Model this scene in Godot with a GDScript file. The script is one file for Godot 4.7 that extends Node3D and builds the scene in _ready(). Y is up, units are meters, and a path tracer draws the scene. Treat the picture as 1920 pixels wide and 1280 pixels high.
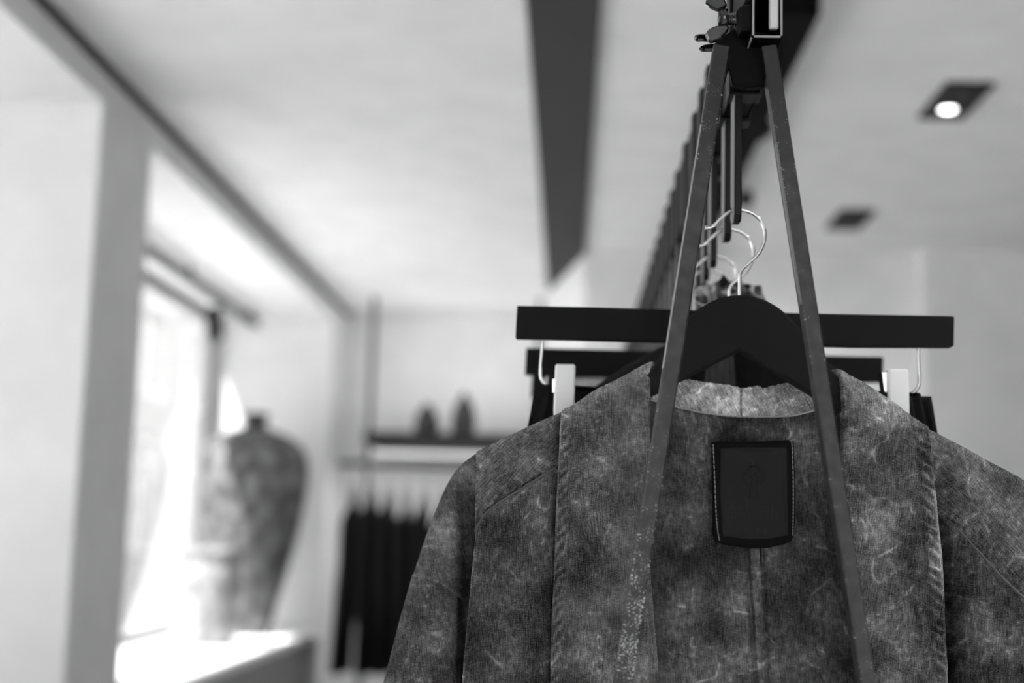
extends Node3D
# A clothes shop seen from beside the open end of a garment rail. Units are metres, y is up, the floor is y = 0.
# The camera stands 1.30 m above the floor at x = 0, z = 0; «depth» below is the distance along -z.

const EYE := 1.30            # camera height
const CEIL := 2.66           # ceiling height
const LEFT := -1.39          # plane of the left wall
const RIGHT := 2.60
const GLASS := -2.097        # plane of the shop window glass
const SILL := 0.744
const NICHE_TOP := 2.535

var rx := Vector3.RIGHT      # world axes as the camera sees them
var ry := Vector3.UP
var rz := Vector3.BACK
var M := {}
var rng := RandomNumberGenerator.new()
var names := {}


func _ready() -> void:
	rng.seed = 7
	# ---- camera: 50 mm lens on a 36 x 24 frame, looking slightly up and left, rolled a little
	var d := Vector3(103, -370, -2667).normalized()
	var u := Vector3(sin(0.027), cos(0.027), 0.0)
	u.z = -(u.x * d.x + u.y * d.y) / d.z
	ry = u.normalized()
	rz = -d
	rx = ry.cross(rz)
	var cam := Camera3D.new()
	cam.name = "camera"
	cam.fov = 26.99
	cam.near = 0.05
	cam.far = 200.0
	cam.transform = Transform3D(Basis(Vector3(rx.x, ry.x, rz.x), Vector3(rx.y, ry.y, rz.y), Vector3(rx.z, ry.z, rz.z)), Vector3(0, EYE, 0))
	var lens := CameraAttributesPhysical.new()
	lens.frustum_focal_length = 50.0
	lens.frustum_focus_distance = 1.215
	lens.exposure_aperture = 2.8
	lens.frustum_near = 0.05
	lens.frustum_far = 200.0
	cam.attributes = lens
	add_child(cam)
	# ---- sky, sun, exposure
	var env := Environment.new()
	env.background_mode = Environment.BG_SKY
	var sky := Sky.new()
	var sm := ProceduralSkyMaterial.new()
	sm.sky_top_color = Color(0.80, 0.80, 0.80)
	sm.sky_horizon_color = Color(0.97, 0.97, 0.97)
	sm.ground_bottom_color = Color(0.55, 0.55, 0.55)
	sm.ground_horizon_color = Color(0.75, 0.75, 0.75)
	sm.sky_energy_multiplier = 1.0
	sm.sun_angle_max = 1.0
	sky.sky_material = sm
	env.sky = sky
	env.background_energy_multiplier = 2.6
	env.tonemap_mode = Environment.TONE_MAPPER_LINEAR
	env.tonemap_exposure = 1.06
	env.sdfgi_enabled = true
	env.ssao_enabled = true
	env.ssil_enabled = true
	var we := WorldEnvironment.new()
	we.name = "environment"
	we.environment = env
	add_child(we)
	var sun := DirectionalLight3D.new()
	sun.name = "sun"
	sun.light_energy = 7.0
	sun.light_angular_distance = 0.6
	sun.shadow_enabled = true
	add_child(sun)
	sun.look_at_from_position(Vector3.ZERO, Vector3(0.36, -0.90, -0.42), Vector3.FORWARD)
	# ---- the place
	materials()
	room()
	street()
	window_display()
	shelf_unit()
	ceiling_fittings()
	rail()
	hangers()
	jacket()


# ------------------------------------------------------------------ helpers
func P(px: float, py: float, depth: float) -> Vector3:
	# the point at that depth which the lens puts at pixel (px, py) of the 1920 x 1280 frame
	var v := Vector3(px - 960.0, 640.0 - py, -2667.0)
	var w := Vector3(rx.dot(v), ry.dot(v), rz.dot(v))
	return Vector3(0, EYE, 0) + w * (depth / -w.z)


func grey(s: float) -> Color:
	return Color(s, s, s)


func mat(s: float, rough := 0.7, metal := 0.0, spec := 0.5) -> StandardMaterial3D:
	var m := StandardMaterial3D.new()
	m.albedo_color = grey(s)
	m.roughness = rough
	m.metallic = metal
	m.metallic_specular = spec
	return m


func thing(called: String, label: String, category: String, at := Vector3.ZERO, group := "") -> Node3D:
	var o := Node3D.new()
	o.name = numbered(called)
	o.position = at
	tag(o, label, category, group)
	add_child(o)
	return o


func tag(o: Node, label: String, category: String, group := "") -> void:
	o.set_meta("label", label)
	o.set_meta("category", category)
	if group:
		o.set_meta("group", group)


func numbered(called: String) -> String:
	var n: int = names.get(called, 0)
	names[called] = n + 1
	return called if n == 0 else "%s_%03d" % [called, n]


func part(called: String, mesh: Mesh, m: Material, parent: Node3D, at := Vector3.ZERO, turn := Vector3.ZERO) -> MeshInstance3D:
	var o := MeshInstance3D.new()
	var n := 0
	var nm := called
	while parent.has_node(NodePath(nm)):
		n += 1
		nm = "%s_%03d" % [called, n]
	o.name = nm
	o.mesh = mesh
	o.material_override = m
	o.position = at
	o.rotation = turn
	parent.add_child(o, true)
	return o


func struct(called: String, mesh: Mesh, m: Material, at := Vector3.ZERO, parent: Node3D = self) -> MeshInstance3D:
	var o := part(called, mesh, m, parent, at)
	if parent == self:
		o.set_meta("kind", "structure")
	return o


func begin(smooth := true) -> SurfaceTool:
	var st := SurfaceTool.new()
	st.begin(Mesh.PRIMITIVE_TRIANGLES)
	st.set_smooth_group(0 if smooth else -1)
	return st


func done(st: SurfaceTool) -> ArrayMesh:
	st.generate_normals()
	return st.commit()


func tri(st: SurfaceTool, a: Vector3, b: Vector3, c: Vector3) -> void:
	st.add_vertex(a)
	st.add_vertex(b)
	st.add_vertex(c)


func quad(st: SurfaceTool, a: Vector3, b: Vector3, c: Vector3, d: Vector3) -> void:
	tri(st, a, b, c)
	tri(st, a, c, d)


func add_ext(st: SurfaceTool, poly: PackedVector2Array, z0: float, z1: float, bevel: float, t := Transform3D()) -> void:
	# an outline in x-y, extruded from z0 (back) to z1 (front), its rims chamfered
	var p := poly.duplicate()
	var area := 0.0
	for i in p.size():
		area += p[i].cross(p[(i + 1) % p.size()])
	if area > 0:
		p.reverse()
	var n := p.size()
	var inner := PackedVector2Array()
	for i in n:
		var e0 := (p[i] - p[(i + n - 1) % n]).normalized()
		var e1 := (p[(i + 1) % n] - p[i]).normalized()
		var n0 := Vector2(e0.y, -e0.x)
		var n1 := Vector2(e1.y, -e1.x)
		var m := (n0 + n1).normalized()
		inner.append(p[i] + m * (bevel / maxf(0.5, m.dot(n1))))
	var idx := Geometry2D.triangulate_polygon(p)
	var ring := func(q: PackedVector2Array, i: int, z: float) -> Vector3: return t * Vector3(q[i % n].x, q[i % n].y, z)
	for k in range(0, idx.size(), 3):
		var a := idx[k]
		var b := idx[k + 1]
		var c := idx[k + 2]
		if (p[b] - p[a]).cross(p[c] - p[a]) > 0:
			var s := b
			b = c
			c = s
		tri(st, ring.call(inner, a, z1), ring.call(inner, b, z1), ring.call(inner, c, z1))
		tri(st, ring.call(inner, a, z0), ring.call(inner, c, z0), ring.call(inner, b, z0))
	for i in n:
		var hoops := [[inner, z1], [p, z1 - bevel], [p, z0 + bevel], [inner, z0]]
		for h in 3:
			quad(st, ring.call(hoops[h][0], i, hoops[h][1]), ring.call(hoops[h + 1][0], i, hoops[h + 1][1]), ring.call(hoops[h + 1][0], i + 1, hoops[h + 1][1]), ring.call(hoops[h][0], i + 1, hoops[h][1]))


func ext(poly: PackedVector2Array, z0: float, z1: float, bevel: float) -> ArrayMesh:
	var st := begin(false)
	add_ext(st, poly, z0, z1, bevel)
	return done(st)


func rect(w: float, h: float, c: float) -> PackedVector2Array:
	var x := w / 2
	var y := h / 2
	return PackedVector2Array([Vector2(-x + c, y), Vector2(x - c, y), Vector2(x, y - c), Vector2(x, -y + c), Vector2(x - c, -y), Vector2(-x + c, -y), Vector2(-x, -y + c), Vector2(-x, y - c)])


func add_box(st: SurfaceTool, at: Vector3, size: Vector3, c := 0.002, turn := Vector3.ZERO) -> void:
	add_ext(st, rect(size.x, size.y, c), -size.z / 2, size.z / 2, c, Transform3D(Basis.from_euler(turn), at))


func box(size: Vector3, c := 0.002) -> ArrayMesh:
	var st := begin(false)
	add_box(st, Vector3.ZERO, size, c)
	return done(st)


func slab(lo: Vector3, hi: Vector3, c := 0.002) -> ArrayMesh:
	var st := begin(false)
	add_box(st, (lo + hi) / 2, hi - lo, c)
	return done(st)


func add_tube(st: SurfaceTool, path: Array, r: float, sides := 10, caps := true) -> void:
	var up := Vector3.UP
	var hoops := []
	for i in path.size():
		var along: Vector3 = (path[mini(i + 1, path.size() - 1)] - path[maxi(i - 1, 0)]).normalized()
		if i == 0:
			up = Vector3.BACK if absf(along.z) < 0.9 else Vector3.UP
		var side := along.cross(up).normalized()
		up = side.cross(along).normalized()
		var hoop := []
		for k in sides:
			var a := TAU * k / sides
			hoop.append(path[i] + (side * cos(a) + up * sin(a)) * r)
		hoops.append(hoop)
	for i in path.size() - 1:
		for k in sides:
			var k2 := (k + 1) % sides
			quad(st, hoops[i][k], hoops[i][k2], hoops[i + 1][k2], hoops[i + 1][k])
	if caps:
		for k in sides:
			var k2 := (k + 1) % sides
			tri(st, path[0], hoops[0][k2], hoops[0][k])
			tri(st, path[-1], hoops[-1][k], hoops[-1][k2])


func tube(path: Array, r: float, sides := 10) -> ArrayMesh:
	var st := begin()
	add_tube(st, path, r, sides)
	return done(st)


func curve(pts: Array, each := 6) -> Array:
	# Catmull-Rom through the points
	var out := []
	for i in pts.size() - 1:
		for k in each:
			out.append(pts[i].cubic_interpolate(pts[i + 1], pts[maxi(i - 1, 0)], pts[mini(i + 2, pts.size() - 1)], float(k) / each))
	out.append(pts[-1])
	return out


func loft(rings: Array, cap := true) -> ArrayMesh:
	var st := begin()
	var n: int = rings[0].size()
	for i in rings.size() - 1:
		for j in n:
			var k := (j + 1) % n
			quad(st, rings[i][j], rings[i][k], rings[i + 1][k], rings[i + 1][j])
	if cap:
		for e in [0, rings.size() - 1]:
			var c := Vector3.ZERO
			for q in rings[e]:
				c += q / n
			for j in n:
				var k := (j + 1) % n
				if e == 0:
					tri(st, c, rings[e][k], rings[e][j])
				else:
					tri(st, c, rings[e][j], rings[e][k])
	return done(st)


func lathe(profile: Array, n := 32) -> ArrayMesh:
	# profile of (radius, height), from the top down
	var rings := []
	for p in profile:
		var ring := []
		for k in n:
			ring.append(Vector3(p.x * sin(TAU * k / n), p.y, p.x * cos(TAU * k / n)))
		rings.append(ring)
	return loft(rings)


func noise(freq: float, octaves := 3, sd := 1, kind := FastNoiseLite.TYPE_SIMPLEX_SMOOTH) -> FastNoiseLite:
	var f := FastNoiseLite.new()
	f.seed = sd
	f.noise_type = kind
	f.frequency = freq
	f.fractal_type = FastNoiseLite.FRACTAL_FBM
	f.fractal_octaves = octaves
	return f


# ------------------------------------------------------------------ materials
func materials() -> void:
	M.wall = mat(0.90, 0.9)
	M.plaster = plaster(0.95, 5)
	M.pier = plaster(0.90, 9)
	M.parapet = mat(0.58, 0.8)
	M.display = plaster(0.42, 12)  # unseen right wall, coloured dark to cut the light bounced from it
	M.ceiling = plaster(0.95, 6)
	M.floor = plaster(0.86, 7)
	M.floor.roughness = 0.5
	M.sill = mat(0.93, 0.6)
	M.gap = mat(0.20, 0.8)
	M.upright = mat(0.32, 0.6)
	M.beam = mat(0.20, 0.8)
	M.track = mat(0.06, 0.6)
	M.black = mat(0.03, 0.8, 0.0, 0.2)
	M.frame = mat(0.38, 0.5)
	M.bar = mat(0.105, 0.85, 0.0, 0.3)
	M.hanger = mat(0.112, 0.9, 0.0, 0.3)
	M.steel = mat(0.02, 0.6, 0.0, 0.25)
	M.painted_glint = mat(0.55, 0.35, 0.4)  # colour of the highlights painted on leg and tube edges
	M.strap = mat(0.06, 0.5, 0.0, 0.4)
	M.painted_sidelight = mat(0.42, 0.45, 0.0, 0.5)  # colour of window light painted on left-facing sides
	M.nut = mat(0.03, 0.08, 0.0, 0.75)
	M.pale_end = mat(0.80, 0.5, 0.3)
	M.chrome = mat(0.88, 0.12, 1.0)
	M.clip = mat(0.97, 0.35, 0.0)
	M.black_cloth = cloth(0.16, 21)
	M.dark_cloth = cloth(0.15, 22)
	M.grey_cloth = cloth(0.36, 23)
	M.pale_cloth = cloth(0.80, 24)
	M.leather = mat(0.15, 0.7, 0.0, 0.25)
	M.leather_rim = mat(0.06, 0.7, 0.0, 0.2)
	M.emboss = mat(0.012, 0.7)
	M.thread = mat(0.72, 0.8)
	M.seam_thread = mat(0.34, 0.9)
	M.seam = mat(0.33, 0.9)
	M.piping = mat(0.66, 0.9)
	M.glass = StandardMaterial3D.new()
	M.glass.transparency = BaseMaterial3D.TRANSPARENCY_ALPHA
	M.glass.albedo_color = Color(1, 1, 1, 0.06)
	M.glass.roughness = 0.02
	M.lamp = mat(0.9, 0.4)
	M.lamp.emission_enabled = true
	M.lamp.emission = Color.WHITE
	M.lamp.emission_energy_multiplier = 9.0
	M.led = mat(0.9, 0.4)
	M.led.emission_enabled = true
	M.led.emission = Color.WHITE
	M.led.emission_energy_multiplier = 0.7
	M.lamp_off = mat(0.30, 0.2, 0.6)
	M.wood = mat(0.70, 0.7)
	M.vase = mottled(0.20, 0.50, 31)
	M.pot = mottled(0.42, 0.66, 32)
	M.small_vase = mottled(0.20, 0.30, 33)
	M.facade = plaster(0.72, 8)
	M.facade_trim = mat(0.9, 0.8)
	M.pane_dark = mat(0.62, 0.2)
	M.street = plaster(0.72, 10)
	M.denim = denim()
	M.denim_pale = M.denim.duplicate()
	M.denim_pale.albedo_color = Color(1.25, 1.25, 1.25)  # neckband tone, paler for wear and for overhead light painted in


func plaster(s: float, sd: int) -> StandardMaterial3D:
	var m := mat(s, 0.9)
	var t := NoiseTexture2D.new()
	t.width = 256
	t.height = 256
	t.seamless = true
	t.noise = noise(0.02, 4, sd)
	var g := Gradient.new()
	g.colors = PackedColorArray([grey(0.95), grey(1.0)])
	t.color_ramp = g
	m.albedo_texture = t
	m.uv1_triplanar = true
	m.uv1_world_triplanar = true
	m.uv1_scale = Vector3(0.6, 0.6, 0.6)
	return m


func mottled(lo: float, hi: float, sd: int) -> StandardMaterial3D:
	var m := mat(1.0, 0.75)
	var t := NoiseTexture2D.new()
	t.width = 512
	t.height = 512
	t.seamless = true
	t.noise = noise(0.012, 5, sd)
	var g := Gradient.new()
	g.offsets = PackedFloat32Array([0.25, 0.75])
	g.colors = PackedColorArray([grey(lo), grey(hi)])
	t.color_ramp = g
	m.albedo_texture = t
	m.heightmap_enabled = true
	m.heightmap_texture = t
	m.heightmap_scale = 0.4
	m.uv1_triplanar = true
	m.uv1_scale = Vector3(1.6, 1.1, 1.6)
	return m


func cloth(s: float, sd: int) -> StandardMaterial3D:
	var m := mat(s, 0.95, 0.0, 0.2)
	var t := NoiseTexture2D.new()
	t.width = 256
	t.height = 256
	t.seamless = true
	t.noise = noise(0.06, 3, sd)
	var g := Gradient.new()
	g.colors = PackedColorArray([grey(0.75), grey(1.0)])
	t.color_ramp = g
	m.albedo_texture = t
	m.heightmap_enabled = true
	m.heightmap_texture = t
	m.heightmap_scale = 0.05
	m.uv1_triplanar = true
	m.uv1_scale = Vector3(9, 3, 9)
	return m


func denim() -> StandardMaterial3D:
	# washed, crumpled denim: broad fading, vertical slubs, pale crease lines and a fine weave
	const N := 1536
	var broad := noise(0.0055, 3, 11)
	var crease := noise(0.009, 2, 12)
	crease.fractal_type = FastNoiseLite.FRACTAL_RIDGED
	crease.domain_warp_enabled = true
	crease.domain_warp_amplitude = 14.0
	crease.domain_warp_frequency = 0.01
	var a := broad.get_seamless_image(N, N).get_data()
	var b := crease.get_seamless_image(N, N).get_data()
	var slub_image := noise(0.30, 2, 13).get_seamless_image(N, N / 10)
	slub_image.resize(N, N, Image.INTERPOLATE_CUBIC)
	var c := slub_image.get_data()
	var weft_image := noise(0.35, 2, 14).get_seamless_image(N / 6, N)
	weft_image.resize(N, N, Image.INTERPOLATE_CUBIC)
	var e := weft_image.get_data()
	var f := noise(0.05, 2, 15).get_seamless_image(N, N).get_data()
	var h := noise(0.35, 2, 16).get_seamless_image(N, N).get_data()
	var out := PackedByteArray()
	out.resize(N * N)
	for i in N * N:
		var fade := (a[i] - 128.0) / 128.0
		var line := maxf(0.0, b[i] - 205.0) / 50.0
		var v := 120.0 + fade * 46.0 + line * line * (60.0 + 60.0 * fade) + (c[i] - 128) * 0.24 + (e[i] - 128) * 0.16 + (f[i] - 128) * (0.14 + 0.12 * fade) + (h[i] - 128) * 0.36
		out[i] = int(clampf(124.0 + (v - 120.0) * 1.25, 24.0, 255.0))
	var im := Image.create_from_data(N, N, false, Image.FORMAT_L8, out)
	var t := ImageTexture.create_from_image(im)
	var m := mat(1.0, 0.95, 0.0, 0.15)
	m.albedo_texture = t
	m.vertex_color_use_as_albedo = true
	m.heightmap_enabled = true
	m.heightmap_texture = t
	m.heightmap_scale = 0.06
	return m


func chipped(density: Array, sd: int) -> StandardMaterial3D:
	# painted steel whose paint has come off in specks; density along the bar from its top, over 0.6 m
	const W := 48
	const H := 2048
	var specks := noise(0.5, 3, sd)
	var patches := noise(0.05, 2, sd + 1)
	var fine := noise(3.0, 1, sd + 2)
	var out := PackedByteArray()
	out.resize(W * H)
	for y in H:
		var at := float(y) / H * (density.size() - 1)
		var dens: float = lerpf(density[int(at)], density[mini(int(at) + 1, density.size() - 1)], at - int(at))
		for x in W:
			var mx := x * 0.28
			var my := y * 0.293
			var rim := maxf(0.0, absf(x - W / 2.0 + 0.5) / (W / 2.0) - 0.70) * 0.55
			var patch := patches.get_noise_2d(mx, my)
			var v := lerpf(9.0, 42.0, smoothstep(60.0, 460.0, float(y))) + patch * 16.0 + fine.get_noise_2d(mx, my) * 7.0
			if specks.get_noise_2d(mx, my) + rim + patch * 0.25 > 0.93 - dens:
				v = 200.0 + fine.get_noise_2d(mx * 0.5, my * 0.5) * 50.0
			out[y * W + x] = int(clampf(v, 0, 255))
	var m := mat(1.0, 0.5)
	m.albedo_texture = ImageTexture.create_from_image(Image.create_from_data(W, H, false, Image.FORMAT_L8, out))
	m.texture_repeat = false
	return m


# ------------------------------------------------------------------ the room
func plan(points: Array, y0: float, y1: float) -> ArrayMesh:
	# a floor plan of (x, depth), raised from y0 to y1
	var st := begin(false)
	add_ext(st, PackedVector2Array(points), y0, y1, 0.001, Transform3D(Basis(Vector3.RIGHT, Vector3.FORWARD, Vector3.UP), Vector3.ZERO))
	return done(st)


func room() -> void:
	struct("floor", slab(Vector3(-2.3, -0.12, -8.95), Vector3(2.75, 0, 3.2)), M.floor)
	struct("ceiling", slab(Vector3(-1.5, CEIL, -8.95), Vector3(2.75, CEIL + 0.14, 3.2)), M.ceiling)
	# left wall: piers the full depth of the window niches, and the lintels above the niches
	var thick := LEFT + 2.13
	for z in [[3.2, -0.30], [-4.0, -4.5], [-8.17, -8.95]]:
		struct(numbered("wall_left"), slab(Vector3(-2.13, 0, z[1]), Vector3(LEFT, 2.8, z[0]), 0.003), M.pier)
	for z in [[-0.30, -4.0], [-4.5, -8.17]]:
		struct(numbered("wall_left"), slab(Vector3(-2.13, NICHE_TOP, z[1]), Vector3(LEFT, 2.8, z[0]), 0.001), M.pier)
	var par := begin(false)
	for z in [[-0.30, -4.0], [-4.5, -8.17]]:
		add_box(par, Vector3((LEFT - 2.13) / 2, (SILL - 0.03) / 2, (z[0] + z[1]) / 2), Vector3(thick, SILL - 0.03, z[0] - z[1]), 0.001)
	struct("trim_5", done(par), M.parapet)
	struct("wall_back", slab(Vector3(-1.5, 0, -8.95), Vector3(0.2, CEIL, -8.75)), M.plaster)
	# the back of the shop steps forward on the right, with a splayed corner and a pier
	struct("wall_inner", plan([Vector2(0.06, 6.62), Vector2(1.60, 6.62), Vector2(1.60, 6.45), Vector2(2.6, 6.45), Vector2(2.6, 8.75), Vector2(-0.14, 8.75), Vector2(-0.14, 7.75)], 0.0, CEIL), M.plaster)
	struct("wall_right", slab(Vector3(RIGHT, 0, -8.95), Vector3(RIGHT + 0.15, CEIL, 3.2)), M.display)
	var fr := begin(false)
	add_box(fr, Vector3(-1.25, CEIL / 2, 3.1), Vector3(0.5, CEIL, 0.2))
	add_box(fr, Vector3(2.45, CEIL / 2, 3.1), Vector3(0.5, CEIL, 0.2))
	add_box(fr, Vector3(0.6, 2.58, 3.1), Vector3(3.2, 0.16, 0.2))
	add_box(fr, Vector3(0.6, 0.05, 3.1), Vector3(3.2, 0.1, 0.2))
	struct("wall_front", done(fr), M.plaster)
	# dark strip painted as the shade of a gap atop the left wall, the sills, and the dark flush beam
	struct("trim_1", slab(Vector3(LEFT, CEIL - 0.036, -8.74), Vector3(LEFT + 0.006, CEIL, 2.99), 0.001), M.gap)
	struct("trim_2", slab(Vector3(GLASS + 0.02, SILL - 0.03, -3.995), Vector3(LEFT + 0.012, SILL, -0.31), 0.004), M.sill)
	struct("trim_3", slab(Vector3(GLASS + 0.02, SILL - 0.03, -8.165), Vector3(LEFT + 0.012, SILL, -4.505), 0.004), M.sill)
	struct("trim_4", plan([Vector2(-0.132, -2.95), Vector2(0.057, -2.95), Vector2(0.057, 6.62), Vector2(-0.132, 7.72)], CEIL - 0.02, CEIL - 0.0005), M.beam)
	window("window_1", Vector3(GLASS, SILL, -0.30), Vector3(GLASS, NICHE_TOP, -4.0))
	window("window_2", Vector3(GLASS, SILL, -4.5), Vector3(GLASS, NICHE_TOP, -8.17))
	window("window_3", Vector3(-1.0, 0.10, 3.1), Vector3(2.2, 2.50, 3.1))  # added behind the camera, unseen, to bring light onto the jacket


func window(called: String, a: Vector3, b: Vector3) -> void:
	# a fixed pane between two opposite corners, in a slim metal frame
	var w := Node3D.new()
	w.name = called
	w.set_meta("kind", "structure")
	add_child(w)
	var lo := Vector3(minf(a.x, b.x), a.y, minf(a.z, b.z))
	var hi := Vector3(maxf(a.x, b.x), b.y, maxf(a.z, b.z))
	var side := hi.z - lo.z > 0.1
	var t := Vector3(0.03, 0, 0) if side else Vector3(0, 0, 0.03)
	var e := Vector3(0, 0, 0.07) if side else Vector3(0.07, 0, 0)
	var f := Vector3.UP * 0.045
	part("bottom_rail", slab(lo - t, Vector3(hi.x, lo.y, hi.z) + t + f), M.frame, w)
	part("top_rail", slab(Vector3(lo.x, hi.y, lo.z) - t - f, hi + t), M.frame, w)
	part("jamb", slab(lo - t + f, Vector3(lo.x, hi.y, lo.z) + t + e - f), M.frame, w)
	part("jamb", slab(Vector3(hi.x, lo.y, hi.z) - t - e + f, hi + t - f), M.frame, w)
	part("pane", slab(lo + f + e - t * 0.1, hi - f - e + t * 0.1, 0.0005), M.glass, w)


func street() -> void:
	struct("pavement", slab(Vector3(-60, -0.3, -80), Vector3(60, -0.13, 40)), M.street)
	var b := thing("shop_building", "pale building with rows of windows across the street, seen through the shop window", "building", Vector3(-9, -0.13, -30))
	var w := part("wall", slab(Vector3(-6, 0, -18), Vector3(0, 11, 22)), M.facade, b)
	part("cornice", slab(Vector3(-0.2, 10.6, -18.2), Vector3(0.35, 11.2, 22.2), 0.03), M.facade_trim, b)
	var aw := thing("added_awning", "unseen awning added over the nearer shop window to block the sun", "awning", Vector3(-2.13, 2.74, -1.9))  # added out of view to keep the sun off the nearer niche
	var cover := begin(false)
	add_box(cover, Vector3(-0.97, -0.22, 0), Vector3(1.98, 0.012, 5.0), 0.003, Vector3(0, 0, 0.22))
	part("cover", done(cover), M.facade_trim, aw)
	for z in [-2.2, 2.2]:
		part("arm", tube([Vector3(0, -0.5, z), Vector3(-1.8, -0.43, z)], 0.015, 8), M.frame, aw)
	for floor_y in [0.9, 4.2, 7.4]:
		for k in 12:
			var at := Vector3(0.02, floor_y, -16.0 + k * 3.2)
			var f := part("window", slab(Vector3(-0.05, 0, -0.85), Vector3(0.10, 2.0, 0.85), 0.02), M.facade_trim, b, at)
			part("pane", slab(Vector3(0.1, 0.12, -0.72), Vector3(0.115, 1.88, -0.05), 0.004), M.pane_dark, f)
			part("pane", slab(Vector3(0.1, 0.12, 0.05), Vector3(0.115, 1.88, 0.72), 0.004), M.pane_dark, f)


func window_display() -> void:
	var s := 7.7 / 2667.0
	var base := P(460, 1180, 7.7)
	var prof := []
	for q in [[0, 768], [22, 768], [25, 771], [22, 778], [19, 788], [26, 796], [55, 806], [82, 822], [98, 842], [104, 866], [103, 900], [97, 950], [87, 1000], [76, 1045], [65, 1090], [54, 1132], [45, 1170], [44, 1180], [0, 1180]]:
		prof.append(Vector2(q[0] * s, (1180 - q[1]) * s))
	var v := thing("tall_vase", "tall dark shouldered vase with a narrow neck standing in the window display", "vase", Vector3(base.x, SILL, -7.7))
	part("body", lathe(prof.slice(5), 48), M.vase, v)
	part("neck", lathe(prof.slice(0, 6), 32), mottled(0.12, 0.18, 35), v)
	s = 6.95 / 2667.0
	base = P(381, 1203, 6.95)
	prof = []
	for q in [[0, 1024], [44, 1024], [52, 1026], [55, 1032], [54, 1042], [50, 1046], [50, 1050], [56, 1056], [57, 1100], [57, 1150], [55, 1195], [50, 1203], [0, 1203]]:
		prof.append(Vector2(q[0] * s, (1203 - q[1]) * s))
	var p := thing("stone_pot", "squat pale mottled cylindrical pot in front of the tall vase on the window sill", "pot", Vector3(base.x, SILL, -6.95))
	part("body", lathe(prof.slice(6), 40), M.pot, p)
	part("lid", lathe(prof.slice(0, 7), 40), M.pot, p)
	# the lighting track under the top of the niche, with its one spotlight
	var t := thing("lighting_track", "thin black lighting track hung below the top of the window niche", "track", Vector3(-1.82, EYE + 1.18, -6.4))
	part("track_bar", box(Vector3(0.042, 0.04, 3.35), 0.003), M.track, t)
	for z in [-1.5, -0.2, 1.2]:
		part("bracket", box(Vector3(0.02, NICHE_TOP - EYE - 1.195, 0.02), 0.001), M.track, t, Vector3(0, (NICHE_TOP - EYE - 1.195) / 2 + 0.015, z))
	var at := P(402, 606, 7.3)
	var sp := thing("spotlight", "black cylinder spotlight hanging from the lighting track in the window niche", "spotlight", at)
	part("head", lathe([Vector2(0, 0.085), Vector2(0.036, 0.085), Vector2(0.042, 0.075), Vector2(0.043, -0.08), Vector2(0.036, -0.088), Vector2(0, -0.07)], 24), M.track, sp, Vector3.ZERO, Vector3(0.1, 0, 0.12))
	part("arm", tube([Vector3(0.0, 0.07, 0), Vector3(-1.82 - at.x, EYE + 1.167 - at.y, 0)], 0.011, 8), M.track, sp)


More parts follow.
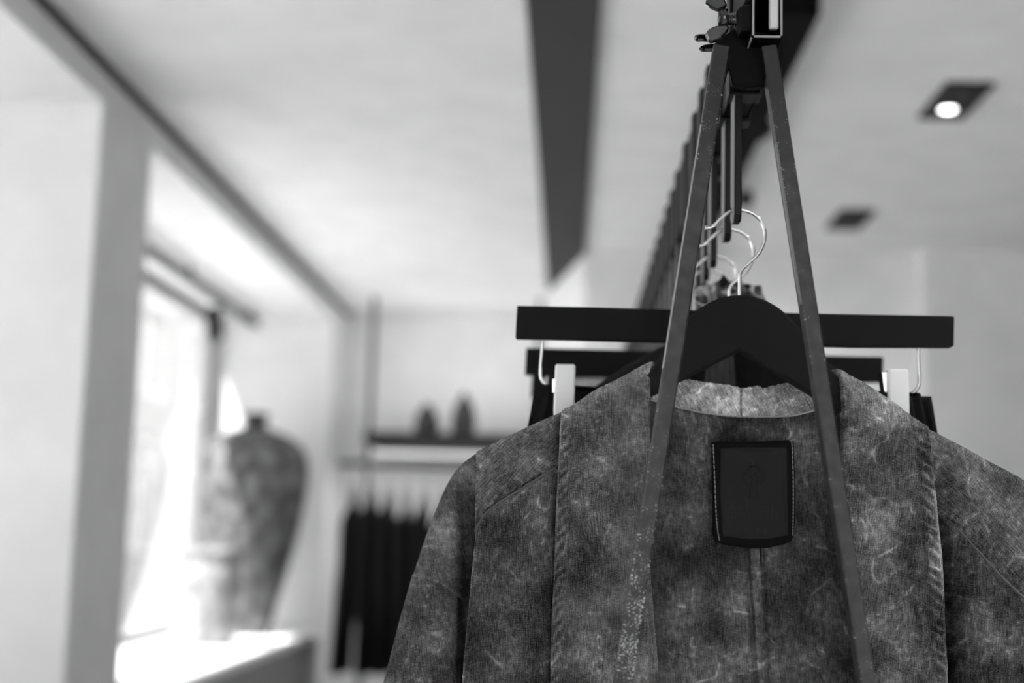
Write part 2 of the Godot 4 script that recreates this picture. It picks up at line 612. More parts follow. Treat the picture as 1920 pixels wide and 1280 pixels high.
func shelf_unit() -> void:
	var sh := thing("shelving_unit", "dark shelf and clothes rod on slim metal uprights at the back of the shop", "shelf", Vector3(-0.66, 0, -8.1))
	for x in [-0.48, 0.48]:
		part("upright", slab(Vector3(x - 0.014, 0, 0.0), Vector3(x + 0.014, CEIL - 0.002, 0.03)), M.upright, sh)
	part("shelf_board", slab(Vector3(-0.5, EYE + 0.508, -0.62), Vector3(0.5, EYE + 0.575, 0.1), 0.004), M.track, sh)
	part("rod", tube([Vector3(-0.6, EYE + 0.376, 0.32), Vector3(0.5, EYE + 0.376, 0.32)], 0.016, 12), M.gap, sh)
	for q in [[0.5785, -0.14, 0.26, 1.0], [0.455, 0.03, 0.8, -1.0]]:  # upper strip is added, unseen, to brighten the back wall
		part("led_and_fill_strip", box(Vector3(0.9, 0.006 if q[3] > 0 else 0.022, 0.012), 0.001), M.led, sh, Vector3(0, EYE + q[0], q[1]))
		var l := AreaLight3D.new()
		l.name = "led_and_fill_light"
		l.area_size = Vector2(0.9, 0.012)
		l.light_energy = q[2]
		l.area_range = 6.0
		l.area_attenuation = 2.0
		l.shadow_enabled = true
		sh.add_child(l, true)
		l.position = Vector3(0, EYE + q[0] + q[3] * 0.013, q[1])
		l.rotation.x = q[3] * PI / 2
	for x in [-0.4, 0.4]:
		part("stem", slab(Vector3(x - 0.003, EYE + 0.466, 0.027), Vector3(x + 0.003, EYE + 0.509, 0.033), 0.0005), M.gap, sh)
	for x in [-0.48, 0.48]:
		part("bracket", slab(Vector3(x - 0.012, EYE + 0.36, 0.035), Vector3(x + 0.012, EYE + 0.392, 0.305)), M.gap, sh)
	var s := 8.1 / 2667.0
	var label := ["lower of the two grey pointed vases on the back shelf", "taller of the two grey pointed vases on the back shelf"]
	for k in 2:
		var h: float = [58.0, 80.0][k] * s
		var r := 24.0 * s
		var b := P([800, 869][k], 801, 8.08)
		var o := thing("pointed_vase", label[k], "vase", Vector3(b.x, EYE + 0.575, -8.08), "pair of vases on the back shelf")
		part("body", lathe([Vector2(0.01, h * 0.93), Vector2(r * 0.42, h * 0.84), Vector2(r * 0.72, h * 0.66), Vector2(r * 0.95, h * 0.40), Vector2(r, h * 0.2), Vector2(r * 0.9, 0.0), Vector2(0, 0)], 24), M.small_vase, o)
		part("tip", lathe([Vector2(0, h), Vector2(0.009, h * 0.99), Vector2(0.012, h * 0.94), Vector2(0.008, h * 0.9)], 12), M.small_vase, o)
	# coats side by side on the rod, edge on to the camera
	var nth := ["leftmost", "second from the left", "third from the left", "fourth from the left", "fifth from the left", "sixth from the left", "seventh from the left", "eighth from the left", "ninth from the left", "tenth from the left", "eleventh from the left"]
	for k in 10:
		var x := -1.165 + k * 0.096
		var ht := thing("wooden_hanger", "pale wooden coat hanger on the back clothes rod, %s" % nth[k], "hanger", Vector3(x, EYE + 0.376, -7.78), "hangers on the back clothes rod")
		part("body", plan_side([Vector2(-0.19, -0.185), Vector2(-0.17, -0.16), Vector2(-0.03, -0.085), Vector2(0.03, -0.085), Vector2(0.17, -0.16), Vector2(0.19, -0.185), Vector2(0.16, -0.185), Vector2(0, -0.115), Vector2(-0.16, -0.185)], 0.018), M.wood, ht)
		var hk := []
		for a in range(0, 11):
			hk.append(Vector3(0, 0.019 * sin(a * 0.44 - 0.2), -0.019 * cos(a * 0.44 - 0.2)))
		hk.append(Vector3(0, -0.04, 0.002))
		hk.append(Vector3(0, -0.088, 0.0))
		part("hook", tube(hk, 0.0025, 6), M.chrome, ht)
		var c := thing("dark_coat", "black coat on the back clothes rod, %s" % nth[k], "coat", Vector3(x, EYE + 0.19, -7.78), "black coats on the back clothes rod")
		var top: float = -0.02 + rng.randf_range(-0.03, 0.015)
		var low: float = -0.93 + rng.randf_range(-0.05, 0.03)
		var rings := []
		for q in [[0.09, 0.035, 0.006], [0.05, 0.06, 0.012], [top, 0.13, 0.022], [top - 0.06, 0.20, 0.032], [-0.25, 0.215, 0.041], [-0.5, 0.225, 0.044], [low, 0.235, 0.046], [low - 0.005, 0.22, 0.03]]:
			var ring := []
			for j in 28:
				var a := TAU * j / 28
				var wave: float = 1.0 + 0.22 * sin(a * 5 + k * 1.7) * smoothstep(0.0, -0.4, q[0])
				var lean: float = -0.035 * smoothstep(0.05, -0.9, q[0]) if k == 0 else 0.0
				ring.append(Vector3(q[2] * sin(a) * wave + lean, q[0], q[1] * cos(a)))
			rings.append(ring)
		part("body", loft(rings), M.dark_cloth, c)
		var slv := []
		for q in [[top - 0.05, 0.02], [top - 0.12, 0.042], [-0.4, 0.045], [-0.66, 0.036]]:
			var ring := []
			for j in 14:
				var a := TAU * j / 14
				ring.append(Vector3(q[1] * sin(a) * 0.7 - 0.012, q[0], 0.19 + q[1] * cos(a) * 0.8))
			slv.append(ring)
		part("sleeve", loft(slv), M.dark_cloth, c)


func plan_side(points: Array, thick: float) -> ArrayMesh:
	# an outline of (towards the camera, up), thick in x
	var st := begin(false)
	add_ext(st, PackedVector2Array(points), -thick / 2, thick / 2, minf(0.001, thick / 5), Transform3D(Basis(Vector3.BACK, Vector3.UP, Vector3.LEFT), Vector3.ZERO))
	return done(st)


func ceiling_fittings() -> void:
	var row := ["ahead of the garment rail", "above the garment rail's open end", "behind the viewer"]
	var which := ["black twin downlight in the ceiling with one lamp lit, nearest in view on the right", "black twin downlight in the ceiling with both lamps dark, farther back on the right", "", "", ""]
	var depth := [4.25, 5.88, 2.61, 0.97, -0.67]
	for k in 5:
		var o := thing("downlight", which[k] if which[k] else "black twin downlight in the ceiling out of view, " + row[k - 2], "downlight", Vector3(1.155, CEIL, -depth[k]), "twin downlights in a row on the ceiling")
		var st := begin(false)
		for s in [-1, 1]:
			add_box(st, Vector3(s * 0.066, -0.006, 0), Vector3(0.01, 0.012, 0.345), 0.001)
			add_box(st, Vector3(0, -0.006, s * 0.1675), Vector3(0.122, 0.012, 0.01), 0.001)
		part("rim", done(st), M.track, o)
		part("housing", box(Vector3(0.124, 0.004, 0.327), 0.0005), M.track, o, Vector3(0, -0.002, 0))
		for s in [-1, 1]:
			var lit: bool = s == -1 and k != 1
			var at := Vector3(0, -0.004, s * 0.08)
			part("reflector", lathe([Vector2(0.025, 0), Vector2(0.045, 0), Vector2(0.045, -0.008), Vector2(0.040, -0.009), Vector2(0.025, -0.003)], 28), M.lamp_off if s == -1 and k == 0 else M.gap, o, at)
			part("lamp", lathe([Vector2(0, -0.001), Vector2(0.024, -0.001), Vector2(0.023, -0.004), Vector2(0, -0.007)], 24), M.lamp if lit else M.lamp_off, o, at)
			if lit:
				var l := SpotLight3D.new()
				l.name = "lamp_light"
				l.light_energy = 2.2
				l.light_size = 0.03
				l.spot_angle = 50.0
				l.spot_angle_attenuation = 0.8
				l.spot_range = 12.0
				l.spot_attenuation = 2.0
				l.shadow_enabled = true
				o.add_child(l)
				l.position = at + Vector3(0, -0.014, 0)
				l.rotation.x = -PI / 2
	var t := thing("ceiling_track", "long black lighting track fixed to the ceiling behind the garment rail", "track", Vector3(0.50, CEIL, -5.0))
	part("track_bar", slab(Vector3(-0.10, -0.06, -1.61), Vector3(0.10, -0.0005, 1.60), 0.004), M.black, t)
	for q in [[1432, 243, 4.5, "black spotlight on the ceiling track, close to the rail's right leg"], [1399, 369, 5.45, "black spotlight on the ceiling track, lower in view beside the hook straps"]]:
		var at := P(q[0], q[1], q[2])
		var sp := thing("track_spotlight", q[3], "spotlight", Vector3(at.x, at.y, at.z), "spotlights on the ceiling track")
		part("head", lathe([Vector2(0, 0.03), Vector2(0.022, 0.03), Vector2(0.028, 0.02), Vector2(0.03, -0.03), Vector2(0.024, -0.034), Vector2(0, -0.02)], 20), M.track, sp)
		var aim: Vector3 = [Vector3(-0.85, 2.0, -8.6), Vector3(0.9, 1.7, -6.6)][0 if q[0] > 1420 else 1]
		var l := SpotLight3D.new()
		l.name = "lamp_light"
		l.light_energy = 9.0 if q[0] > 1420 else 0.6
		l.light_size = 0.03
		l.spot_angle = 10.5 if q[0] > 1420 else 38.0
		l.spot_angle_attenuation = 1.0
		l.spot_range = 14.0
		l.spot_attenuation = 2.0
		l.shadow_enabled = true
		sp.add_child(l)
		l.look_at_from_position(at, aim)
		var head: Node3D = sp.get_node("head")
		head.basis = Basis(Quaternion(Vector3.DOWN, (aim - at).normalized()))
		l.position = (aim - at).normalized() * 0.045
		part("lamp", lathe([Vector2(0, -0.026), Vector2(0.022, -0.026), Vector2(0.022, -0.03), Vector2(0, -0.031)], 16), M.lamp, head)
		part("arm", tube([Vector3.ZERO, Vector3(0.555 - at.x, CEIL - 0.05 - at.y, 0)], 0.009, 8), M.track, sp)


# ------------------------------------------------------------------ the rail
const STRAPS := [1.274, 1.355, 1.488, 1.566, 1.66, 1.79, 1.93, 2.04, 2.14, 2.25, 2.37, 2.48, 2.60, 2.71, 2.83, 2.95, 3.06, 3.18, 3.30, 3.42, 3.53, 3.65, 3.77]
var strap_x := 0.0
var wire := 0.0               # height of the hooks' crowns above the eye


func leg_bar(a: Vector3, b: Vector3, w: float, deep: float) -> ArrayMesh:
	# a flat bar from a down to b, its front face towards +z, textured along its length
	var st := begin(false)
	var along := (b - a).normalized()
	var side := along.cross(Vector3.FORWARD).normalized()
	if side.x < 0:
		side = -side
	var c := 0.0012
	var ring := [[-w / 2 + c, deep / 2, 0.04], [w / 2 - c, deep / 2, 0.96], [w / 2, deep / 2 - c, 1.0], [w / 2, -deep / 2, 0.7], [-w / 2, -deep / 2, 0.3], [-w / 2, deep / 2 - c, 0.0]]
	var uvs := []
	for i in 6:
		var p: Array = ring[i]
		var q: Array = ring[(i + 1) % 6]
		var pts := [a + side * p[0] + Vector3(0, 0, p[1]), a + side * q[0] + Vector3(0, 0, q[1]), b + side * q[0] + Vector3(0, 0, q[1]), b + side * p[0] + Vector3(0, 0, p[1])]
		var uv := [Vector2(p[2], 0), Vector2(q[2], 0), Vector2(q[2], a.distance_to(b) / 0.6), Vector2(p[2], a.distance_to(b) / 0.6)]
		for k in [0, 1, 2, 0, 2, 3]:
			st.set_uv(uv[k])
			st.add_vertex(pts[k])
	for k in range(1, 5):
		for e in [[a, false], [b, true]]:
			var o: Vector3 = e[0]
			var f := [o + side * ring[0][0] + Vector3(0, 0, ring[0][1]), o + side * ring[k][0] + Vector3(0, 0, ring[k][1]), o + side * ring[k + 1][0] + Vector3(0, 0, ring[k + 1][1])]
			for j in ([0, 1, 2] if e[1] else [0, 2, 1]):
				st.set_uv(Vector2(0.5, 0.5))
				st.add_vertex(f[j])
	return done(st)


func to_floor(a: Vector3, b: Vector3) -> Vector3:
	return a + (b - a) * (a.y / (a.y - b.y))


func rail() -> void:
	var r := thing("garment_rail", "dark steel garment rail with a rectangular open-ended tube on splayed flat-bar legs", "clothes rail")
	var x0 := P(1410, 68, 1.12).x
	var x1 := P(1467, 72, 1.12).x
	var y0 := P(1438, 71, 1.12).y
	var y1 := y0 + 0.096
	var tube_x := (x0 + x1) / 2
	strap_x = P(1381, 393, STRAPS[0]).x
	wire = P(1381, 393, STRAPS[0]).y - EYE
	var near := -1.12
	var far := -4.0
	var w := 0.0019
	var st := begin(false)
	add_box(st, Vector3(x0 + w / 2, (y0 + y1) / 2, (near + far) / 2), Vector3(w, y1 - y0, near - far), 0.0004)
	add_box(st, Vector3(x1 - w / 2, (y0 + y1) / 2, (near + far) / 2), Vector3(w, y1 - y0, near - far), 0.0004)
	add_box(st, Vector3((x0 + x1) / 2, y0 + w / 2, (near + far) / 2), Vector3(x1 - x0, w, near - far), 0.0004)
	add_box(st, Vector3((x0 + x1) / 2, y1 - w / 2, (near + far) / 2), Vector3(x1 - x0, w, near - far), 0.0004)
	part("rail_tube", done(st), M.steel, r)
	var edge := begin(false)
	for x in [x0 + 0.0009, x1 - 0.0009]:
		add_box(edge, Vector3(x, (y0 + y1) / 2, near + 0.0006), Vector3(0.0017, y1 - y0 - 0.004, 0.0014), 0.0003)
	for y in [y0 + 0.0009, y1 - 0.0009]:
		add_box(edge, Vector3((x0 + x1) / 2, y, near + 0.0006), Vector3(x1 - x0 - 0.003, 0.0017, 0.0014), 0.0003)
	part("cut_edge", done(edge), mat(0.62, 0.45, 0.3), r)
	var i0 := P(1442, 54, 1.122)
	var i1 := P(1460, 54, 1.122)
	part("pale_strip", slab(Vector3(i0.x, i0.y, near - 0.006), Vector3(i1.x, y1 - w, near - 0.001), 0.001), M.pale_end, r).set_meta("label", "pale strip inside the open tube end")  # a pale strip just inside the right of the open end
	# legs
	var a := P(1352, 92, 1.135)
	var left := leg_bar(a, to_floor(a, P(1167, 1280, 1.135)), 0.0135, 0.018)
	var b := P(1440, 92, 1.135)
	var right := leg_bar(b, to_floor(b, P(1625, 1280, 1.135)), 0.0120, 0.018)
	part("leg", left, chipped([0.10, 0.34, 0.22, 0.06, 0.10, 0.10, 0.16, 0.24, 0.40, 0.58, 0.62, 0.50, 0.42], 41), r).set_meta("label", "left front leg, its paint chipped off in specks low down")
	part("leg", right, chipped([0.05, 0.24, 0.30, 0.10, 0.18, 0.20, 0.12, 0.22, 0.16, 0.22, 0.24, 0.46, 0.44], 51), r).set_meta("label", "right front leg with scratched edges")
	for q in [[a, P(1167, 1280, 1.135), 0.0071, 0.13, 0.52, M.painted_glint], [b, P(1625, 1280, 1.135), 0.0064, 0.16, 0.42, M.painted_sidelight]]:  # strips coloured as the window light falling on the sides of the legs
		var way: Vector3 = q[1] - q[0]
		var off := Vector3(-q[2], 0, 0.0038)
		part("window_lit_edge", leg_bar(q[0] + way * q[3] + off, q[0] + way * q[4] + off, 0.0008, 0.0085), q[5], r).set_meta("label", "pale strip along the side of a leg, window light painted on")
	part("edge_highlight", tube([Vector3(x0, y0 + 0.0004, -1.1215), Vector3(x0, y0 + 0.0004, -1.172)], 0.0009, 8), M.painted_glint, r)  # highlight painted along the lower left edge of the tube
	part("leg", left, M.steel, r, Vector3(0, 0, -2.84))
	part("leg", right, M.steel, r, Vector3(0, 0, -2.84))
	# the clamp plate that joins legs and tube, with its bolts and wing nuts
	var z := 1.148
	var plate := PackedVector2Array()
	for q in [[1338, 84], [1372, 58], [1400, 46], [1412, 60], [1468, 66], [1467, 130], [1462, 160], [1436, 164], [1400, 166], [1372, 160], [1366, 128], [1358, 160], [1330, 150]]:
		var v := P(q[0], q[1], z)
		plate.append(Vector2(v.x, v.y))
	part("clamp_plate", ext(plate, -z - 0.006, -z + 0.003, 0.001), M.steel, r)
	part("clamp_plate", ext(plate, -z - 0.006, -z + 0.003, 0.001), M.steel, r, Vector3(0, 0, -2.83))
	# welded side lug carrying the upper bolt
	var lug := PackedVector2Array()
	for q in [[1380, 26], [1386, 18], [1394, 14], [1411, 12], [1411, 62], [1388, 62], [1382, 48]]:
		var v := P(q[0], q[1], 1.13)
		lug.append(Vector2(v.x, v.y))
	part("lug", ext(lug, -1.145, -1.122, 0.002), M.steel, r)
	var lug2 := PackedVector2Array()
	for q in [[1392, 12], [1400, -4], [1411, -40], [1411, 11]]:
		var v := P(q[0], q[1], 1.13)
		lug2.append(Vector2(v.x, v.y))
	part("lug", ext(lug2, -1.14, -1.126, 0.002), M.steel, r)
	for k in 2:
		var dz := 0.0 if k == 0 else 0.05
		var dy := 0 if k == 0 else 50
		var zz := 1.132 + dz
		var bolt := begin()
		var c0 := P(1352, 37 + dy, zz)
		var c1 := P(1408, 38 + dy, zz)
		add_tube(bolt, [c0, c1], 0.0042, 14)
		for j in 9:
			var q := P(1366 + j * 3.1, 37 + dy, zz)
			add_tube(bolt, [q, q + Vector3(0.0006, 0, 0)], 0.0056, 14)
		part("bolt", done(bolt), M.nut, r)
		var hub := begin()
		var h0 := P(1347, 34 + dy, zz)
		add_tube(hub, [h0, h0 + Vector3(0.0012, 0, 0)], 0.0068, 18)
		add_tube(hub, [h0 + Vector3(0.0012, 0, 0), P(1364, 34 + dy, zz)], 0.0078, 18)
		var nut := part("wing_nut", done(hub), M.nut, r)
		var wings := [[[1322, 10], [1326, -4], [1340, -14], [1352, -8], [1360, 6], [1362, 14], [1350, 20], [1345, 22], [1334, 18]], [[1322, 66], [1328, 58], [1340, 52], [1352, 50], [1362, 50], [1366, 56], [1360, 66], [1348, 76], [1334, 82], [1327, 78]]]
		if k == 1:
			wings = [[[1301, 73], [1306, 67], [1330, 66], [1352, 70], [1358, 76], [1340, 80], [1318, 78], [1305, 78]], [[1310, 93], [1318, 87], [1338, 84], [1352, 81], [1362, 84], [1352, 92], [1334, 97], [1316, 97]]]
		for wg in wings:
			var poly := PackedVector2Array()
			for q in wg:
				var v := P(q[0], q[1], zz)
				poly.append(Vector2(v.x, v.y))
			poly = PackedVector2Array(curve(Array(poly) + [poly[0]], 3).slice(0, -1))
			var petal := begin(false)
			add_ext(petal, poly, -zz - 0.0012, -zz + 0.0046, 0.0014)
			part("wing", done(petal), M.nut, nut)
	# straps along the tube: a collar round it and a bar with a notch below
	var nth := ["nearest the rail's open end, holding the denim jacket", "second from the rail's open end, holding a trouser hanger", "third from the rail's open end, holding the patterned shirt", "fourth from the rail's open end, beside the left leg", "fifth from the rail's open end, behind the left leg"]
	var count := ["sixth", "seventh", "eighth", "ninth", "tenth", "eleventh", "twelfth", "thirteenth", "fourteenth", "fifteenth", "sixteenth", "seventeenth", "eighteenth", "nineteenth", "twentieth", "twenty-first", "twenty-second", "twenty-third"]
	var drop := PackedVector2Array()
	var yb := 0.2876
	var yw := wire + 0.0018
	for q in [[0.013, y0 - EYE - 0.0025], [0.013, yb + 0.006], [0.008, yb], [-0.006, yb + 0.001], [-0.014, yb + 0.007], [-0.014, yw - 0.0036], [-0.001, yw - 0.0036], [0.001, yw - 0.0012], [0.0, yw], [-0.013, yw + 0.003], [-0.014, yw + 0.010], [-0.014, y0 - EYE - 0.0025]]:
		drop.append(Vector2(q[0], q[1]))
	var bar_mesh := plan_side(drop, 0.0066)
	var side_mesh := plan_side(drop, 0.0008)  # thin plate, coloured as window light on the left of each bar
	var ring := begin(false)
	var hy := (y0 + y1) / 2 - EYE
	for s in [-1, 1]:
		add_box(ring, Vector3(tube_x - strap_x + s * ((x1 - x0) / 2 + 0.0015), hy, 0), Vector3(0.0028, y1 - y0 + 0.006, 0.027), 0.0006)
		add_box(ring, Vector3(tube_x - strap_x, hy + s * ((y1 - y0) / 2 + 0.0015), 0), Vector3(x1 - x0 + 0.006, 0.0028, 0.027), 0.0006)
	var ring_mesh := done(ring)
	for k in STRAPS.size():
		var lab: String = nth[k] if k < 5 else "%s from the rail's open end, blurred in the row" % count[k - 5]
		var o := thing("hook_strap", "black steel hook strap " + lab, "hook", Vector3(strap_x, EYE, -STRAPS[k]), "hook straps along the garment rail")
		part("collar", ring_mesh, M.strap, o)
		var db := part("drop_bar", bar_mesh, M.strap, o)
		part("window_lit_side", side_mesh, M.painted_sidelight, db, Vector3(-0.0036, 0, 0)).set_meta("label", "paler side of the strap, window light painted in")


# ------------------------------------------------------------------ hangers and what hangs behind the jacket
func crown(k: int) -> Vector3:
	return Vector3(strap_x, EYE + wire, -STRAPS[k])


func flat(list: Array, depth: float, from: Vector3) -> PackedVector2Array:
	var out := PackedVector2Array()
	for q in list:
		var v := P(q[0], q[1], depth) - from
		out.append(Vector2(v.x, v.y))
	return out


func dup(o: Node3D, at: Vector3, label: String) -> Node3D:
	var c := o.duplicate()
	var base := String(o.name).rstrip("_0123456789")
	c.name = numbered(base)
	add_child(c)
	c.position = at
	c.set_meta("label", label)
	return c


func hood_point(ring: Array, v: Vector3, n: float, lumps: FastNoiseLite) -> void:
	ring.append(Vector3(v.x * n, v.y + 0.016 * lumps.get_noise_2d(v.x * 3.0, v.z * 3.0 + 4.0), v.z * n))


func hangers() -> void:
	var c0 := crown(0)
	var z0: float = STRAPS[0]
	var hook := []
	for q in [[1387, 562], [1387, 540], [1387, 520], [1388, 511], [1393, 503], [1407, 490], [1420, 478], [1429, 463], [1434, 446], [1433, 429], [1426, 413], [1413, 401], [1397, 394.5], [1381, 393], [1366, 399], [1352, 410], [1342, 420], [1334, 425.5], [1324, 427.5]]:
		hook.append(P(q[0], q[1], z0) - P(1381, 393, z0))
	hook = curve(hook, 5)
	var st := begin()
	add_tube(st, hook, 0.0017, 10)
	add_tube(st, [hook[-1] - Vector3(0.001, 0, 0), hook[-1] + Vector3(0.0012, 0, 0)], 0.0024, 10)
	var hook_mesh := done(st)
	# broad shouldered hanger of the jacket
	var h := thing("jacket_hanger", "broad black domed hanger inside the denim jacket, in front of the trouser bar", "hanger", c0, "domed hangers on the garment rail")
	var px := []
	for q in curve([Vector2(1040, 812), Vector2(1100, 776), Vector2(1160, 742), Vector2(1214, 698), Vector2(1240, 664), Vector2(1262, 630), Vector2(1287, 600), Vector2(1314, 578), Vector2(1348, 561), Vector2(1385, 555), Vector2(1420, 560), Vector2(1447, 572), Vector2(1474, 592), Vector2(1500, 621), Vector2(1524, 652), Vector2(1550, 688), Vector2(1600, 735), Vector2(1660, 778), Vector2(1730, 824)], 4):
		px.append([q.x, q.y])
	px.append_array([[1728, 852], [1640, 812], [1580, 776], [1520, 741], [1450, 698], [1385, 659], [1318, 694], [1268, 719], [1214, 748], [1150, 776], [1044, 838]])
	var poly := flat(px, z0, c0)
	part("body", ext(poly, -0.008, 0.008, 0.0022), M.hanger, h)
	part("hook", hook_mesh, M.chrome, h)
	var h2 := dup(h, crown(2), "domed black hanger hidden inside the patterned shirt, behind the first trouser hanger")
	var h3 := dup(h, crown(3), "empty domed black hanger behind the shirt with the patterned collar")
	for o in [h2, h3]:
		o.rotation.y = 0.0
	# trouser hanger: bar, hook, two wires and two clips
	var c1 := crown(1)
	var z1: float = STRAPS[1]
	var t := thing("trouser_hanger", "black bar trouser hanger with bright clips directly behind the denim jacket", "hanger", c1, "bar hangers on the garment rail")
	part("bar", ext(flat([[970, 575], [1100, 577.5], [1290, 583], [1500, 589], [1783, 594.5], [1786, 597], [1785, 649], [1782, 651.5], [1600, 651], [1380, 645.5], [1180, 640], [969, 635], [967, 633]], z1, c1), -0.007, 0.007, 0.0008), M.bar, t)
	part("hook", hook_mesh, M.chrome, t)
	for s in 2:
		var bent := []
		for q in ([[1018, 632], [1016, 660], [1013.5, 695], [1016, 712], [1026, 724], [1040, 728], [1058, 729]] if s == 0 else [[1722, 645], [1722, 670], [1724, 708], [1722, 724], [1712, 736], [1696, 740]]):
			bent.append(P(q[0], q[1], z1) - c1)
		part("clip_wire", tube(curve(bent, 5), 0.0016, 8), M.chrome, t)
		var cl := flat([[1044, 683], [1076, 683.5], [1079, 687], [1077, 755], [1074, 800], [1040, 800], [1038, 770], [1041, 686]] if s == 0 else [[1668, 692], [1699, 692.5], [1702, 696], [1704, 760], [1704, 812], [1668, 812], [1665, 760], [1665, 695]], z1 - 0.012, c1)
		var clip := part("clip", ext(cl, 0.008, 0.016, 0.0015), M.clip, t)
		part("jaw", ext(cl, -0.014, -0.008, 0.0012), M.clip, clip)
		var lv := flat([[1036, 712], [1042, 708], [1042, 742], [1036, 738]] if s == 0 else [[1650, 699], [1663, 696], [1663, 738], [1655, 738]], z1, c1)
		part("lever", ext(lv, -0.010, 0.010, 0.001), M.chrome, clip)
	var t2 := dup(t, crown(4), "second black bar trouser hanger, lower and shorter in view than the first")
	var t3 := dup(t, crown(6), "third black bar trouser hanger, only its left end showing")
	# the trousers in the clips
	var w := 0.196
	var tr := thing("trousers", "black trousers in the clips of the first trouser hanger, gathered at the waist", "trousers", c1 + Vector3(P(1372, 760, z1).x - c1.x, 0, 0), "black trousers behind the denim jacket")
	var top := P(1372, 742, z1).y - c1.y
	var rings := []
	for i in 12:
		var y := top - i * 0.012
		var ring := []
		for j in 220:
			var a := TAU * j / 220
			var ww := w * (0.955 + 0.055 * minf(1.0, i / 5.0))
			var fold := sin(j * 0.9 + sin(j * 0.31) * 2.0 + i * 0.16) * 0.0052 * (1.0 - i * 0.05)
			ring.append(Vector3(ww * sin(a), y + (0.004 * sin(j * 0.9 + sin(j * 0.31) * 2.0) if i < 2 else 0.0) + 0.003 * cos(j * 0.45), (0.0070 + fold) * signf(cos(a)) * pow(absf(cos(a)), 0.35)))
		rings.append(ring)
	part("waistband", loft(rings), M.black_cloth, tr)
	for s in [-1, 1]:
		var leg := []
		for i in 8:
			var y := top - 0.125 - i * 0.11
			var ring := []
			for j in 32:
				var a := TAU * j / 32
				ring.append(Vector3(s * (0.098 - i * 0.002) + (0.096 - i * 0.004) * sin(a), y, (0.011 + 0.004 * sin(j * 1.4)) * cos(a)))
			leg.append(ring)
		part("leg", loft(leg), M.black_cloth, tr)
	var off := tr.position - c1
	dup(tr, crown(4) + off, "black trousers in the clips of the second trouser hanger")
	dup(tr, crown(6) + off, "black trousers in the clips of the third trouser hanger, farthest back")
	# patterned shirt bunched round its hook
	var c2 := crown(2)
	var z2: float = STRAPS[2]
	var ps := thing("patterned_shirt", "black shirt with a leaf-patterned collar bunched up under its hook, behind the domed hanger", "shirt", Vector3(P(1374, 560, z2).x, P(1374, 640, z2).y, -z2))
	var pm := mat(1.0, 0.9, 0.0, 0.2)
	var pt := NoiseTexture2D.new()
	pt.width = 512
	pt.height = 512
	pt.seamless = true
	pt.noise = noise(0.011, 2, 61)
	var g := Gradient.new()
	g.interpolation_mode = Gradient.GRADIENT_INTERPOLATE_CONSTANT
	g.offsets = PackedFloat32Array([0.0, 0.42, 0.55, 0.66])
	g.colors = PackedColorArray([grey(0.12), grey(0.36), grey(0.80), grey(0.16)])
	pt.color_ramp = g
	pm.albedo_texture = pt
	pm.uv1_triplanar = true
	pm.uv1_scale = Vector3(5, 5, 5)
	var s2 := z2 / 2667.0
	var lumps := noise(22.0, 3, 62)
	var hood := []
	for q in [[533, 8, -12], [536, 26, -14], [542, 42, -10], [553, 55, -4], [566, 64, 0], [580, 68, 2], [600, 70, 0], [640, 70, 0]]:
		var ring := []
		for j in 72:
			var a := TAU * j / 72
			var v := Vector3((q[2] + q[1] * sin(a)) * s2, (640 - q[0]) * s2, minf(q[1] * 0.62, 44) * s2 * cos(a))
			var n := 1.0 + 0.40 * lumps.get_noise_3d(v.x * 2.0, v.y, v.z * 2.0)
			hood_point(ring, v, n, lumps)
		hood.append(ring)
	part("collar", loft(hood), pm, ps).set_meta("label", "leaf-patterned collar bunched up under the hook")
	var body := []
	for q in [[632, 74, 0], [640, 96, 0], [655, 140, 0], [690, 200, 0], [740, 270, 0], [800, 330, 0], [1100, 335, 0], [1500, 330, 0]]:
		var ring := []
		for j in 72:
			var a := TAU * j / 72
			ring.append(Vector3(q[1] * sin(a) * s2, (640 - q[0]) * s2, (minf(q[1] * 0.5, 46) + 4 * sin(j * 1.1)) * s2 * cos(a)))
		body.append(ring)
	part("body", loft(body), M.black_cloth, ps)
	var placket := []
	for q in [[640, 19, 40], [655, 21, 62], [680, 25, 66], [720, 28, 66], [800, 31, 66], [1100, 33, 66]]:
		var ring := []
		for j in 40:
			var a := TAU * j / 40
			ring.append(Vector3((-30.0 + q[1] * sin(a)) * s2, (640 - q[0]) * s2, (q[2] + 4.0 * cos(a) + 1.2 * sin(j * 1.9)) * s2))
		placket.append(ring)
	part("placket", loft(placket), M.grey_cloth, ps).set_meta("label", "plain grey cloth strip down the front")
	var fst := begin()
	for k in 5:
		var band := []
		for q in [[1404 + k * 7, 553 + k * 4.0], [1410 + k * 7, 560 + k * 3.5], [1416 + k * 6, 572 + k * 3.0]]:
			band.append(P(q[0], q[1], z2 - 0.03) - ps.position)
		add_tube(fst, band, 0.0035, 8)
	part("frill", done(fst), pm, ps)
	# pale folded cloth over the third trouser bar
	var z6: float = STRAPS[6]
	var pc := thing("pale_cloth", "pale folded cloth over the third trouser bar, beside the left clip", "cloth", P(1110, 722, z6))
	var fold := []
	for q in [[0.010, 0.004], [0.007, 0.011], [0.0, 0.014], [-0.012, 0.0145], [-0.03, 0.015], [-0.09, 0.016]]:
		var ring := []
		for j in 36:
			var a := TAU * j / 36
			ring.append(Vector3(0.036 * sin(a), q[0], q[1] * signf(cos(a)) * pow(absf(cos(a)), 0.5) + 0.0008 * sin(j * 1.1)))
		fold.append(ring)
	part("body", loft(fold), M.pale_cloth, pc)


